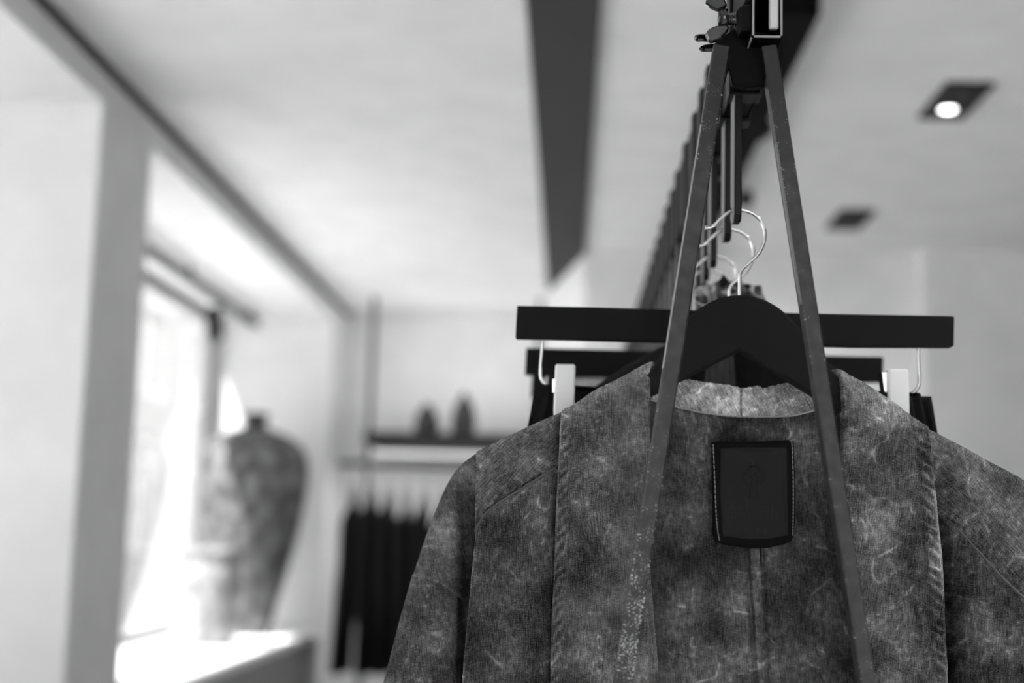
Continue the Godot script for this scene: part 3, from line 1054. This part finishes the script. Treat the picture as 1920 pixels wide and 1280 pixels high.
# ------------------------------------------------------------------ the denim jacket
func sheet(rows: Array, shape: Callable, uv_turn := 0.0, uv_from := Vector2.ZERO, step := 3.0) -> Dictionary:
	# a cloth panel through rows of points (pixel x, pixel y, depth), top to bottom and left to right as seen; shape(u, v, px, py) gives (out, fade):
	# how far the cloth stands out there and how pale it is from wear and painted-in light (0 to 1)
	var nc: int = rows[0].size()
	var wide := 0.0
	for r in rows:
		wide = maxf(wide, absf(r[-1].x - r[0].x))
	var per := maxi(2, int(ceil(wide / step / (nc - 1))))
	var us := []
	for i in nc - 1:
		for k in per:
			us.append(i + float(k) / per)
	us.append(float(nc - 1))
	var vs := []
	for i in rows.size() - 1:
		var tall: float = absf(rows[i + 1][nc / 2].y - rows[i][nc / 2].y)
		var n := maxi(2, int(ceil(tall / step))) if rows[i][0].y < 1300 else 6
		for k in n:
			vs.append(i + float(k) / n)
	vs.append(float(rows.size() - 1))
	var across := []            # each row of control points, drawn out along u
	for r in rows:
		var line := []
		for u in us:
			var i := mini(int(u), nc - 2)
			line.append(r[i].cubic_interpolate(r[i + 1], r[maxi(i - 1, 0)], r[mini(i + 2, nc - 1)], u - i))
		across.append(line)
	var pts := []
	var fades := []
	var nr := rows.size()
	for v in vs:
		var i := mini(int(v), nr - 2)
		var line := []
		var fade_line := []
		for k in us.size():
			var q: Vector3 = across[i][k].cubic_interpolate(across[i + 1][k], across[maxi(i - 1, 0)][k], across[mini(i + 2, nr - 1)][k], v - i)
			var s: Vector2 = shape.call(us[k] / (nc - 1), v / (nr - 1), q.x, q.y)
			var w := P(q.x, q.y, q.z)
			w.z += s.x
			line.append(w)
			fade_line.append(s.y)
		pts.append(line)
		fades.append(fade_line)
	return {"pts": pts, "fades": fades, "nu": us.size(), "nv": vs.size(), "turn": uv_turn, "from": uv_from}


func sew(s: Dictionary, thick := 0.0013, dim := 0.20, lit := 1.0) -> ArrayMesh:
	var pts: Array = s.pts
	var nu: int = s.nu
	var nv: int = s.nv
	var st := begin()
	var verts := PackedVector3Array()
	var cols := PackedColorArray()
	var uvs := PackedVector2Array()
	var nrm := PackedVector3Array()
	for j in nv:
		for i in nu:
			var du: Vector3 = pts[j][mini(i + 1, nu - 1)] - pts[j][maxi(i - 1, 0)]
			var dv: Vector3 = pts[mini(j + 1, nv - 1)][i] - pts[maxi(j - 1, 0)][i]
			nrm.append(dv.cross(du).normalized())
	for side in 2:
		for j in nv:
			for i in nu:
				var w: Vector3 = pts[j][i]
				var c := lerpf(dim, lit, clampf(s.fades[j][i] * 0.72, 0.0, 1.0))
				verts.append(w - nrm[j * nu + i] * (0.0 if side == 0 else thick))
				cols.append(Color(c, c, c))
				uvs.append((Vector2(w.x, -w.y) / 0.62).rotated(s.turn) + s.from)
	# normals come out of cross(dv, du), which points to the camera where u runs right and v runs down
	var idx := PackedInt32Array()
	var o := nu * nv
	for j in nv - 1:
		for i in nu - 1:
			var a := j * nu + i
			idx.append_array([a, a + 1, a + nu + 1, a, a + nu + 1, a + nu])
			idx.append_array([o + a, o + a + nu + 1, o + a + 1, o + a, o + a + nu, o + a + nu + 1])
	for i in nu - 1:
		var a := i
		idx.append_array([a, o + a, o + a + 1, a, o + a + 1, a + 1])
		a = (nv - 1) * nu + i
		idx.append_array([a, o + a + 1, o + a, a, a + 1, o + a + 1])
	for j in nv - 1:
		var a := j * nu
		idx.append_array([a, o + a + nu, o + a, a, a + nu, o + a + nu])
		a = j * nu + nu - 1
		idx.append_array([a, o + a, o + a + nu, a, o + a + nu, a + nu])
	for k in idx:
		st.set_color(cols[k])
		st.set_uv(uvs[k])
		st.add_vertex(verts[k])
	st.index()
	st.generate_normals()
	return st.commit()


func on(s: Dictionary, u: float, j: int, lift: float) -> Vector3:
	# a point of a panel: u from 0 to 1 across, row j
	var x: float = u * (s.nu - 1)
	var i: int = mini(int(x), s.nu - 2)
	return (s.pts[j][i] as Vector3).lerp(s.pts[j][i + 1], x - i) + Vector3(0, 0, lift)


func seam_stitches(s: Dictionary, line: Callable, from_py: float, to_py: float, every: int) -> ArrayMesh:
	var st := begin()
	var y_of := func(j: int) -> float: return (s.pts[j][0] as Vector3).y
	for j in range(1, s.nv - 2, every):
		var y: float = y_of.call(j)
		if y < to_py or y > from_py:
			continue
		var a := on(s, line.call(j), j, 0.0004)
		var b := on(s, line.call(j), j + maxi(1, every - 1), 0.0004)
		b = a.lerp(b, minf(1.0, 0.0021 / maxf(a.distance_to(b), 0.0001)))
		add_tube(st, [a, b], 0.00032, 5)
	return done(st)


func edge_line(s: Dictionary, j: int, lift: float) -> Array:
	var out := []
	for i in s.nu:
		out.append((s.pts[j][i] as Vector3) + Vector3(0, 0, lift))
	return out


func V(list: Array) -> Array:
	var out := []
	for q in list:
		out.append(Vector3(q[0], q[1], q[2]))
	return out


func jacket() -> void:
	var big := noise(0.011, 3, 71)
	var mid := noise(0.03, 3, 72)
	var crink := noise(0.022, 3, 73)
	crink.fractal_type = FastNoiseLite.FRACTAL_RIDGED
	crink.domain_warp_enabled = true
	crink.domain_warp_amplitude = 8.0
	crink.domain_warp_frequency = 0.02
	# soft folds (long downwards) and small crinkles, worn pale where they stand proud
	var rumple := func(px: float, py: float, soft: float, sharp: float) -> Vector2:
		var f: float = big.get_noise_2d(px * 1.4, py * 0.5) * 0.009 * soft + mid.get_noise_2d(px, py * 0.6) * 0.0028 * soft
		var r: float = maxf(0.0, crink.get_noise_2d(px * 0.8, py * 0.8) - 0.32)
		return Vector2(f + r * 0.0020 * sharp, r * 0.45 * sharp + 0.36 * big.get_noise_2d(px * 0.7 + 900, py * 0.7))
	var j := thing("denim_jacket", "collarless washed-denim jacket hanging open on the domed hanger behind the steel legs", "jacket", Vector3.ZERO)
	# --- back panel with its centre pleat, and the neckband above it
	var back := sheet([
		V([[1195, 742, 1.286], [1255, 752, 1.292], [1320, 766, 1.305], [1389, 773, 1.310], [1455, 773, 1.305], [1524, 762, 1.292], [1600, 745, 1.284]]),
		V([[1150, 830, 1.300], [1240, 830, 1.300], [1320, 830, 1.308], [1389, 830, 1.312], [1455, 830, 1.310], [1535, 830, 1.300], [1640, 830, 1.300]]),
		V([[1020, 950, 1.315], [1180, 950, 1.306], [1300, 950, 1.308], [1389, 950, 1.314], [1460, 950, 1.314], [1580, 950, 1.308], [1780, 950, 1.315]]),
		V([[920, 1100, 1.325], [1150, 1100, 1.312], [1290, 1100, 1.308], [1389, 1100, 1.316], [1470, 1100, 1.320], [1600, 1100, 1.314], [1860, 1100, 1.325]]),
		V([[890, 1290, 1.33], [1140, 1290, 1.316], [1290, 1290, 1.308], [1395, 1290, 1.318], [1480, 1290, 1.324], [1610, 1290, 1.318], [1890, 1290, 1.33]]),
		V([[870, 1700, 1.33], [1130, 1700, 1.32], [1290, 1700, 1.312], [1400, 1700, 1.322], [1490, 1700, 1.324], [1620, 1700, 1.32], [1920, 1700, 1.33]]),
		V([[860, 2250, 1.33], [1130, 2250, 1.32], [1290, 2250, 1.315], [1400, 2250, 1.322], [1490, 2250, 1.322], [1620, 2250, 1.32], [1940, 2250, 1.33]])],
		func(_u: float, _v: float, px: float, py: float) -> Vector2:
			var r: Vector2 = rumple.call(px, py, 0.5, 0.35)
			var l := 1404.0 + (py - 1030.0) * 0.066
			var e := 1425.0 + (py - 1030.0) * 0.044
			var pleat := smoothstep(l - 3, l + 2, px) * smoothstep(e + 3, e - 2, px) * smoothstep(990.0, 1040.0, py) * 0.004
			var gutter := (exp(-pow((px - l + 3) / 3.5, 2)) + exp(-pow((px - e - 4) / 4.0, 2))) * smoothstep(990.0, 1040.0, py) * 0.004
			var tuck := 0.0
			for q in [[1282, 40, 0.0], [1300, 46, 0.1], [1320, 62, 0.14], [1340, 30, 0.2], [1394, 48, 0.0], [1468, 52, 0.16]]:
				var x: float = q[0] + (py - 780) * (0.25 + q[2])
				tuck += exp(-pow((px - x) / 3.0, 2)) * smoothstep(780.0 + q[1], 786.0, py)
			return Vector2(r.x + pleat - gutter + tuck * 0.0012, 0.27 + r.y * 0.6 + tuck * 0.5 + pleat * 20.0 + 0.25 * smoothstep(1180.0, 1330.0, px) * smoothstep(1430.0, 1380.0, px) * smoothstep(1020.0, 1120.0, py)),  # left of the pleat paler, lapel shadow beside it put into the colour
		0.06, Vector2(0.31, 0.17), 4.0)
	part("back_panel", sew(back), M.denim, j)
	var neck := sheet([
		V([[1204, 712, 1.270], [1266, 718, 1.284], [1290, 711, 1.290], [1320, 716, 1.295], [1360, 721, 1.299], [1391, 727, 1.300], [1410, 726, 1.300], [1421, 722.5, 1.300], [1430, 729, 1.300], [1450, 724, 1.297], [1484, 718, 1.291], [1524, 738, 1.284], [1592, 705, 1.268]]),
		V([[1202, 728, 1.270], [1263, 738, 1.285], [1288, 740, 1.292], [1320, 745, 1.298], [1360, 750, 1.302], [1391, 753, 1.303], [1410, 753, 1.303], [1421, 752, 1.303], [1430, 753, 1.303], [1450, 752, 1.300], [1484, 750, 1.294], [1524, 755, 1.285], [1594, 725, 1.270]]),
		V([[1200, 744, 1.272], [1260, 760, 1.282], [1287, 767, 1.290], [1320, 774, 1.297], [1360, 779, 1.303], [1391, 781, 1.305], [1410, 781.5, 1.305], [1421, 781.5, 1.305], [1430, 781.5, 1.305], [1450, 781, 1.303], [1484, 779, 1.296], [1524, 770, 1.285], [1596, 745, 1.273]])],
		func(u: float, v: float, px: float, py: float) -> Vector2:
			var r: Vector2 = rumple.call(px * 2.0 + py, py * 2.0, 0.35, 1.0)
			var seam := exp(-pow((px - 1389.5) / 1.6, 2))
			var rim := smoothstep(0.93, 0.99, v) + smoothstep(0.05, 0.0, v)
			return Vector2(r.x - seam * 0.0025 + smoothstep(0.9, 1.0, v) * 0.0014, 1.35 + r.y * 0.9 - seam * 1.6 + rim),
		0.5, Vector2(0.05, 0.62), 2.5)
	var nb := part("neckband", sew(neck, 0.0013, 0.2, 1.0), M.denim_pale, j)
	part("piping", tube(edge_line(neck, neck.nv - 1, 0.0006), 0.0007, 6), M.piping, nb)
	# --- shoulder yokes
	var yoke_shape := func(u: float, v: float, px: float, py: float) -> Vector2:
		var r: Vector2 = rumple.call(px * 0.8 + py * 0.7, py * 0.8 - px * 0.6, 0.45, 0.9)
		return Vector2(r.x, 0.42 + r.y + 0.5 * smoothstep(0.20, 0.0, v) + 0.6 * exp(-pow((v - 0.82) / 0.09, 2)) * (0.3 + 0.7 * sin(px * 0.42 + py * 0.2 + mid.get_noise_2d(px, py) * 5.0)) - 0.5 * smoothstep(0.90, 0.97, v))  # shoulder tops paled, light from above put into the colour
	var yl := sheet([
		V([[893, 848, 1.272], [945, 821, 1.272], [1000, 795, 1.271], [1064, 767, 1.270]]),
		V([[892, 890, 1.258], [945, 866, 1.250], [1000, 843, 1.248], [1066, 812, 1.262]]),
		V([[891, 945, 1.252], [938, 914, 1.244], [998, 882, 1.243], [1068, 845, 1.262]]),
		V([[890, 1003, 1.262], [914, 969, 1.251], [966, 934, 1.248], [1070, 872, 1.266]])], yoke_shape, -0.75, Vector2(0.2, 0.4))
	part("yoke", sew(yl), M.denim, j)
	var yr := sheet([
		V([[1730, 798, 1.266], [1800, 834, 1.268], [1860, 867, 1.270], [1925, 902, 1.272], [1990, 945, 1.276]]),
		V([[1740, 850, 1.253], [1800, 880, 1.247], [1860, 915, 1.250], [1922, 950, 1.256], [1985, 1000, 1.266]]),
		V([[1745, 910, 1.256], [1803, 945, 1.243], [1858, 988, 1.243], [1922, 1035, 1.250], [1980, 1085, 1.262]]),
		V([[1748, 970, 1.266], [1794, 1004, 1.252], [1848, 1062, 1.248], [1922, 1130, 1.252], [1975, 1168, 1.262]])], yoke_shape, 0.7, Vector2(0.55, 0.1))
	part("yoke", sew(yr), M.denim, j)
	# --- fronts
	var front_shape := func(u: float, v: float, px: float, py: float) -> Vector2:
		var r: Vector2 = rumple.call(px, py, 0.7, 1.0)
		var roll := exp(-v * 45.0)
		var side := smoothstep(0.022, 0.0, u) if px < 1300 else 0.0
		return Vector2(r.x + roll * 0.0040, 0.30 + r.y + 0.75 * roll + 0.9 * side)
	var fl := sheet([
		V([[892, 996, 1.258], [913, 961, 1.244], [962, 927, 1.240], [1010, 897, 1.240], [1070, 858, 1.268]]),
		V([[888, 1040, 1.256], [930, 1012, 1.242], [975, 992, 1.236], [1020, 972, 1.238], [1070, 945, 1.268]]),
		V([[881, 1115, 1.256], [930, 1105, 1.240], [980, 1098, 1.234], [1022, 1092, 1.238], [1068, 1085, 1.268]]),
		V([[866, 1290, 1.258], [920, 1290, 1.240], [970, 1290, 1.232], [1018, 1290, 1.238], [1064, 1290, 1.268]]),
		V([[835, 1700, 1.262], [900, 1700, 1.242], [960, 1700, 1.235], [1010, 1700, 1.240], [1060, 1700, 1.260]]),
		V([[800, 2250, 1.265], [880, 2250, 1.245], [950, 2250, 1.238], [1005, 2250, 1.242], [1056, 2250, 1.262]])], front_shape, 0.02, Vector2(0.02, 0.0))
	var fp := part("front_panel", sew(fl), M.denim, j)
	part("seam", tube(edge_line(fl, 0, 0.0007), 0.0009, 6), M.seam, fp)
	var frr := sheet([
		V([[1748, 962, 1.270], [1785, 985, 1.254], [1835, 1038, 1.241], [1880, 1087, 1.240], [1925, 1128, 1.245], [1970, 1160, 1.264]]),
		V([[1750, 1040, 1.290], [1786, 1060, 1.258], [1838, 1090, 1.235], [1888, 1120, 1.234], [1935, 1150, 1.242], [1976, 1185, 1.264]]),
		V([[1756, 1160, 1.310], [1789, 1165, 1.262], [1835, 1180, 1.236], [1890, 1190, 1.232], [1940, 1200, 1.240], [1980, 1215, 1.264]]),
		V([[1764, 1290, 1.315], [1785, 1290, 1.262], [1832, 1290, 1.236], [1890, 1290, 1.232], [1945, 1290, 1.240], [1988, 1290, 1.264]]),
		V([[1770, 1700, 1.31], [1790, 1700, 1.262], [1835, 1700, 1.240], [1895, 1700, 1.236], [1955, 1700, 1.242], [2010, 1700, 1.268]]),
		V([[1780, 2250, 1.31], [1800, 2250, 1.265], [1845, 2250, 1.242], [1905, 2250, 1.240], [1970, 2250, 1.246], [2030, 2250, 1.270]])], front_shape, -0.05, Vector2(0.62, 0.35))
	var fp2 := part("front_panel", sew(frr), M.denim, j)
	part("seam", tube(edge_line(frr, 0, 0.0007), 0.0009, 6), M.seam, fp2)
	# --- broad lapel bands, puckered along the seam at their outer edge
	var pucker := func(dist: float, px: float, py: float) -> Vector2:
		# dist: pixels in from the outer edge
		var phase := py * 0.27 + dist * 0.30 + mid.get_noise_2d(py * 0.9, 40.0) * 3.0
		var amp := smoothstep(0.0, 2.5, dist) * smoothstep(24.0, 9.0, dist) * (0.85 + 0.6 * mid.get_noise_2d(py * 1.7, 90.0)) * 1.25
		var wv := pow(0.5 + 0.5 * sin(phase), 2.2)
		return Vector2(0.0032 * amp * wv, amp * (wv * 1.0 - 0.15))
	var ll := sheet([
		V([[1053, 771, 1.272], [1085, 752, 1.271], [1113, 733, 1.270], [1150, 714, 1.270], [1190, 693, 1.270], [1217, 679, 1.270], [1227, 679, 1.276]]),
		V([[1050, 800, 1.252], [1085, 785, 1.249], [1113, 775, 1.248], [1150, 765, 1.250], [1190, 755, 1.254], [1215, 748, 1.262], [1221, 746, 1.272]]),
		V([[1048, 850, 1.246], [1083, 850, 1.236], [1113, 850, 1.234], [1150, 850, 1.236], [1190, 850, 1.242], [1214, 850, 1.252], [1218, 850, 1.264]]),
		V([[1042, 960, 1.240], [1080, 960, 1.228], [1112, 960, 1.225], [1150, 960, 1.226], [1190, 960, 1.232], [1214, 960, 1.244], [1217, 960, 1.256]]),
		V([[1039, 1062, 1.240], [1078, 1062, 1.226], [1112, 1062, 1.222], [1150, 1062, 1.223], [1190, 1062, 1.230], [1216, 1062, 1.242], [1219, 1062, 1.254]]),
		V([[1034, 1175, 1.240], [1076, 1175, 1.226], [1112, 1175, 1.222], [1152, 1175, 1.223], [1194, 1175, 1.230], [1224, 1175, 1.242], [1227, 1175, 1.254]]),
		V([[1031, 1290, 1.240], [1074, 1290, 1.226], [1112, 1290, 1.222], [1155, 1290, 1.223], [1200, 1290, 1.230], [1232, 1290, 1.242], [1235, 1290, 1.254]]),
		V([[1026, 1700, 1.242], [1070, 1700, 1.228], [1112, 1700, 1.225], [1160, 1700, 1.226], [1208, 1700, 1.232], [1244, 1700, 1.244], [1247, 1700, 1.256]]),
		V([[1022, 2250, 1.244], [1068, 2250, 1.230], [1112, 2250, 1.228], [1160, 2250, 1.228], [1210, 2250, 1.234], [1250, 2250, 1.246], [1253, 2250, 1.258]])],
		func(u: float, v: float, px: float, py: float) -> Vector2:
			var r: Vector2 = rumple.call(px + 300, py, 0.55, 0.85)
			var dist := px - lerpf(1049.0, 1031.0, clampf((py - 840.0) / 450.0, -0.2, 1.3))
			var p: Vector2 = pucker.call(dist, px, py)
			var fold := exp(-pow((px - (1172.0 - (py - 880.0) * 0.25)) / 7.0, 2)) * smoothstep(860.0, 900.0, py) * smoothstep(1030.0, 980.0, py)
			var crest := smoothstep(3.0, 0.5, dist) * 0.9
			return Vector2(r.x + p.x - fold * 0.003, 0.54 + r.y + p.y + crest + 0.45 * smoothstep(0.16, 0.02, v) - 0.1 * fold + 0.5 * smoothstep(0.84, 0.90, u) * smoothstep(1040.0, 1090.0, py)),  # top of the band paled to paint in light from above
		0.03, Vector2(0.40, 0.55), 2.6)
	var lap := part("lapel", sew(ll), M.denim, j)
	part("stitching", seam_stitches(ll, func(jj: int) -> float: return 0.112, 1.45, 1.1, 2), M.seam_thread, lap)
	var lr := sheet([
		V([[1553, 696, 1.276], [1566, 691, 1.271], [1580, 695, 1.268], [1610, 711, 1.266], [1650, 737, 1.266], [1690, 764, 1.267], [1720, 786, 1.268], [1740, 801, 1.270]]),
		V([[1568, 730, 1.280], [1575, 726, 1.266], [1583, 735, 1.252], [1612, 760, 1.246], [1650, 785, 1.246], [1690, 808, 1.248], [1722, 826, 1.250], [1746, 838, 1.254]]),
		V([[1576, 820, 1.276], [1580, 820, 1.262], [1586, 824, 1.246], [1614, 840, 1.236], [1652, 855, 1.234], [1692, 870, 1.236], [1725, 880, 1.239], [1752, 886, 1.246]]),
		V([[1574, 900, 1.270], [1578, 900, 1.256], [1584, 905, 1.240], [1616, 920, 1.229], [1655, 935, 1.226], [1697, 948, 1.228], [1732, 958, 1.231], [1760, 964, 1.239]]),
		V([[1580, 1040, 1.268], [1584, 1040, 1.252], [1592, 1042, 1.236], [1624, 1050, 1.225], [1662, 1058, 1.222], [1703, 1064, 1.224], [1740, 1068, 1.228], [1768, 1070, 1.238]]),
		V([[1592, 1170, 1.268], [1596, 1170, 1.252], [1604, 1170, 1.236], [1634, 1175, 1.225], [1670, 1180, 1.222], [1708, 1184, 1.224], [1746, 1186, 1.228], [1774, 1188, 1.238]]),
		V([[1602, 1290, 1.268], [1606, 1290, 1.252], [1614, 1290, 1.236], [1642, 1290, 1.225], [1676, 1290, 1.222], [1712, 1290, 1.224], [1750, 1290, 1.228], [1778, 1290, 1.238]]),
		V([[1612, 1700, 1.27], [1618, 1700, 1.254], [1626, 1700, 1.238], [1654, 1700, 1.228], [1686, 1700, 1.225], [1722, 1700, 1.228], [1760, 1700, 1.232], [1786, 1700, 1.240]]),
		V([[1620, 2250, 1.27], [1626, 2250, 1.256], [1634, 2250, 1.240], [1662, 2250, 1.230], [1696, 2250, 1.228], [1732, 2250, 1.230], [1770, 2250, 1.234], [1794, 2250, 1.242]])],
		func(u: float, v: float, px: float, py: float) -> Vector2:
			var r: Vector2 = rumple.call(px + 700, py + 200, 0.6, 1.0)
			var edge := 1738.0 + 39.0 * pow(clampf((py - 800.0) / 480.0, 0.0, 1.4), 0.62)
			var dist := (edge - px) * 0.72
			var p: Vector2 = pucker.call(dist, px, py + 333.0)
			var groove := exp(-pow((dist - 20.0) / 2.6, 2))
			return Vector2(r.x + p.x - groove * 0.0012, 0.50 + r.y + p.y * 0.8 - groove * 0.28 + 0.9 * smoothstep(2.5, 0.3, dist) + 0.55 * smoothstep(0.17, 0.02, v)),  # light from above painted in at the top of the band
		-0.12, Vector2(0.13, 0.28), 2.6)
	var lap2 := part("lapel", sew(lr), M.denim, j)
	part("stitching", seam_stitches(lr, func(jj: int) -> float: return 0.845, 1.42, 1.1, 2), M.seam_thread, lap2)
	# --- sleeves: upper part to the seam, lower part below it; each runs round to the back
	var upper := [
		V([[880, 866, 1.33], [866, 870, 1.290], [872, 864, 1.278], [880, 859, 1.275], [888, 853, 1.273], [898, 847, 1.274]]),
		V([[880, 897, 1.34], [845, 896, 1.296], [852, 895, 1.274], [860, 893, 1.268], [876, 892, 1.268], [898, 890, 1.263]]),
		V([[880, 950, 1.35], [819, 950, 1.302], [838, 950, 1.272], [857, 950, 1.270], [874, 950, 1.292], [899, 950, 1.272]]),
		V([[880, 1013, 1.355], [796, 1013, 1.306], [826, 1013, 1.272], [857, 1015, 1.272], [876, 1015, 1.305], [901, 1013, 1.300]]),
		V([[880, 1078, 1.36], [774, 1079, 1.308], [812, 1088, 1.272], [856, 1116, 1.276], [878, 1130, 1.315], [903, 1130, 1.318]])]
	var lower := [
		V([[880, 1078, 1.358], [773, 1077, 1.306], [812, 1086, 1.270], [840, 1101, 1.270], [857, 1114, 1.276], [864, 1118, 1.318], [880, 1120, 1.345]]),
		V([[880, 1155, 1.36], [752, 1152, 1.308], [805, 1156, 1.270], [838, 1160, 1.270], [857, 1164, 1.276], [864, 1165, 1.325], [880, 1165, 1.350]]),
		V([[880, 1290, 1.36], [716, 1290, 1.310], [785, 1290, 1.270], [830, 1290, 1.268], [855, 1290, 1.276], [862, 1290, 1.330], [880, 1290, 1.355]]),
		V([[820, 1600, 1.36], [632, 1600, 1.31], [720, 1600, 1.27], [790, 1600, 1.268], [830, 1600, 1.278], [836, 1600, 1.33], [830, 1600, 1.355]]),
		V([[760, 1900, 1.36], [560, 1900, 1.31], [650, 1900, 1.272], [730, 1900, 1.270], [775, 1900, 1.28], [782, 1900, 1.33], [770, 1900, 1.355]])]
	var up_shape := func(u: float, v: float, px: float, py: float) -> Vector2:
		var r: Vector2 = rumple.call(px, py, 0.4, 0.9)
		var x := absf(px - 1385.0)
		var rib := exp(-pow((x - (562.0 - (py - 900) * 0.03)) / 3.0, 2)) * smoothstep(880.0, 930.0, py)
		var wr := pow(0.5 + 0.5 * sin(py * 0.23 + px * 0.12 + mid.get_noise_2d(px, py) * 6.0), 4.0) * smoothstep(520.0, 540.0, x) * smoothstep(860.0, 960.0, py)
		return Vector2(r.x + rib * 0.0015 + wr * 0.0006, 0.26 + r.y + rib * 0.4 + wr * 0.28 + 0.4 * smoothstep(0.95, 0.99, v))
	var low_shape := func(u: float, v: float, px: float, py: float) -> Vector2:
		var r: Vector2 = rumple.call(px + 60, py, 0.5, 0.9)
		var roll := exp(-v * 70.0)
		return Vector2(r.x + roll * 0.0022, 0.28 + r.y + roll * 0.7)
	var sl := part("sleeve", sew(sheet(upper, up_shape, 0.3, Vector2(0.1, 0.7))), M.denim, j)
	part("lower_sleeve", sew(sheet(lower, low_shape, 0.2, Vector2(0.3, 0.3))), M.denim, sl)
	# the right sleeve is the left one's mirror image, out of the frame but for its edge
	var mirror := func(rows: Array, dx: float, dy: float) -> Array:
		var out := []
		for r in rows:
			var line := []
			for q in r:
				line.push_front(Vector3(dx - q.x, q.y + dy, q.z))
			out.append(line)
		return out
	var sr := part("sleeve", sew(sheet(mirror.call(upper, 2868.0, 62.0), up_shape, -0.3, Vector2(0.6, 0.7), 6.0)), M.denim, j)
	part("lower_sleeve", sew(sheet(mirror.call(lower, 2868.0, 62.0), low_shape, -0.2, Vector2(0.8, 0.3), 6.0)), M.denim, sr)
	label_patch(j)


func label_patch(j: Node3D) -> void:
	var z := 1.299
	var c := P(1411, 925, z)
	var px := [[1334, 829], [1350, 827], [1400, 829], [1450, 827], [1480, 824], [1488, 828], [1490, 880], [1491, 940], [1489, 1000], [1484, 1014], [1470, 1020], [1440, 1027], [1400, 1027], [1360, 1021], [1342, 1015], [1337, 1000], [1336, 930]]
	var outline := flat(px, z, c)
	var patch := part("label_patch", ext(outline, -0.004, 0.0012, 0.0011), M.leather_rim, j, c)
	patch.set_meta("label", "dark leather label sewn inside the back of the neck")
	part("face", ext(flat([[1351, 840], [1400, 838], [1475, 838], [1477, 930], [1478, 1004], [1440, 1010], [1400, 1010], [1354, 1006], [1349, 920]], z, c), -0.001, 0.0019, 0.0009), M.leather, patch)
	var at := func(x: float, y: float, lift := 0.0022) -> Vector3:
		return P(x, y, z) - c + Vector3(0, 0, lift)
	# pressed frame lines
	var fr := begin()
	for q in [[[1372, 845], [1410, 846.5], [1455, 844.5]], [[1353, 856], [1355, 920], [1358, 984]], [[1470, 860], [1468, 930], [1473, 980]], [[1374, 1005], [1405, 1007.5], [1432, 1009]]]:
		add_tube(fr, q.map(func(e): return at.call(e[0], e[1], 0.0019)), 0.00035, 6)
	part("pressed_frame", done(fr), M.emboss, patch)
	# the pressed figure: a knob, a ringed disc, two scalloped side lobes and a shaft below
	var em := begin()
	var circle := func(x: float, y: float, r: float, a0: float, a1: float) -> Array:
		var out := []
		for k in 19:
			var a: float = lerpf(a0, a1, k / 18.0)
			out.append(at.call(x + r * cos(a), y + r * sin(a), 0.0019))
		return out
	add_tube(em, circle.call(1413, 882, 10.0, 0, TAU), 0.0004, 6)
	add_tube(em, circle.call(1413, 882, 6.5, 0.4, TAU - 0.6), 0.00045, 6)
	add_tube(em, circle.call(1413, 866, 4.5, PI * 0.8, TAU + PI * 0.2), 0.00035, 6)
	add_tube(em, [at.call(1409, 866, 0.0019), at.call(1409.5, 872, 0.0019)], 0.0003, 6)
	add_tube(em, [at.call(1417, 866, 0.0019), at.call(1416.5, 872, 0.0019)], 0.0003, 6)
	for s in [-1, 1]:
		add_tube(em, [[3, 872], [9, 876], [10, 880]].map(func(e): return at.call(1413 + s * e[0], e[1], 0.0019)), 0.0004, 6)
		add_tube(em, curve([[10, 880], [16, 884], [20, 891], [20, 899], [16, 905], [10, 910], [7, 908]].map(func(e): return at.call(1413 + s * e[0], e[1], 0.0019)), 4), 0.0006, 6)
		add_tube(em, circle.call(1413 + s * 13, 895, 4.5, 0, TAU), 0.00055, 6)
		add_tube(em, [[7, 908], [6.5, 922], [8, 933]].map(func(e): return at.call(1413 + s * e[0], e[1], 0.0019)), 0.00045, 6)
	add_tube(em, [at.call(1409, 893, 0.0019), at.call(1408.5, 914, 0.0019)], 0.0003, 6)
	add_tube(em, [at.call(1418, 893, 0.0019), at.call(1418.5, 911, 0.0019), at.call(1415, 915, 0.0019)], 0.0003, 6)
	part("pressed_figure", done(em), M.emboss, patch)
	var font := SystemFont.new()
	font.font_names = PackedStringArray(["Droid Sans"])
	font.font_weight = 700
	for q in [["LA HAINE", 1413, 952, 80.0, 12.5], ["INSIDE US", 1415, 968, 88.0, 12.5], ["LH", 1417, 993, 42.0, 9.0]]:
		var t := TextMesh.new()
		t.text = q[0]
		t.font = font
		t.font_size = 48
		t.pixel_size = 0.0005
		t.depth = 0.012
		t.curve_step = 1.5
		var size := t.get_aabb().size
		var o := part("lettering", t, M.emboss, patch, at.call(q[1], q[2], 0.0021), Vector3(0, 0, -0.024))
		o.scale = Vector3(q[3] * z / 2667.0 / size.x, q[4] * z / 2667.0 / size.y, 0.05)
	# stitches down both sides, and the loop below
	var st := begin()
	for q in [[[1337, 833], [1340, 900], [1343, 970], [1347, 1004], [1349, 1010], [1348, 1013]], [[1480, 827], [1484.5, 832], [1487, 900], [1487, 960], [1486, 1004]]]:
		var line := curve(q.map(func(e): return at.call(e[0], e[1], 0.0014)), 8)
		for k in range(0, line.size() - 1):
			add_tube(st, [line[k], line[k].lerp(line[k + 1], 0.78)], 0.00035, 5)
	part("stitching", done(st), M.thread, patch)
	var lp := begin()
	add_tube(lp, [at.call(1424, 1022, 0.001), at.call(1426, 1045, 0.0015), at.call(1427, 1061, 0.001)], 0.0006, 6)
	part("loop", done(lp), M.leather_rim, patch)
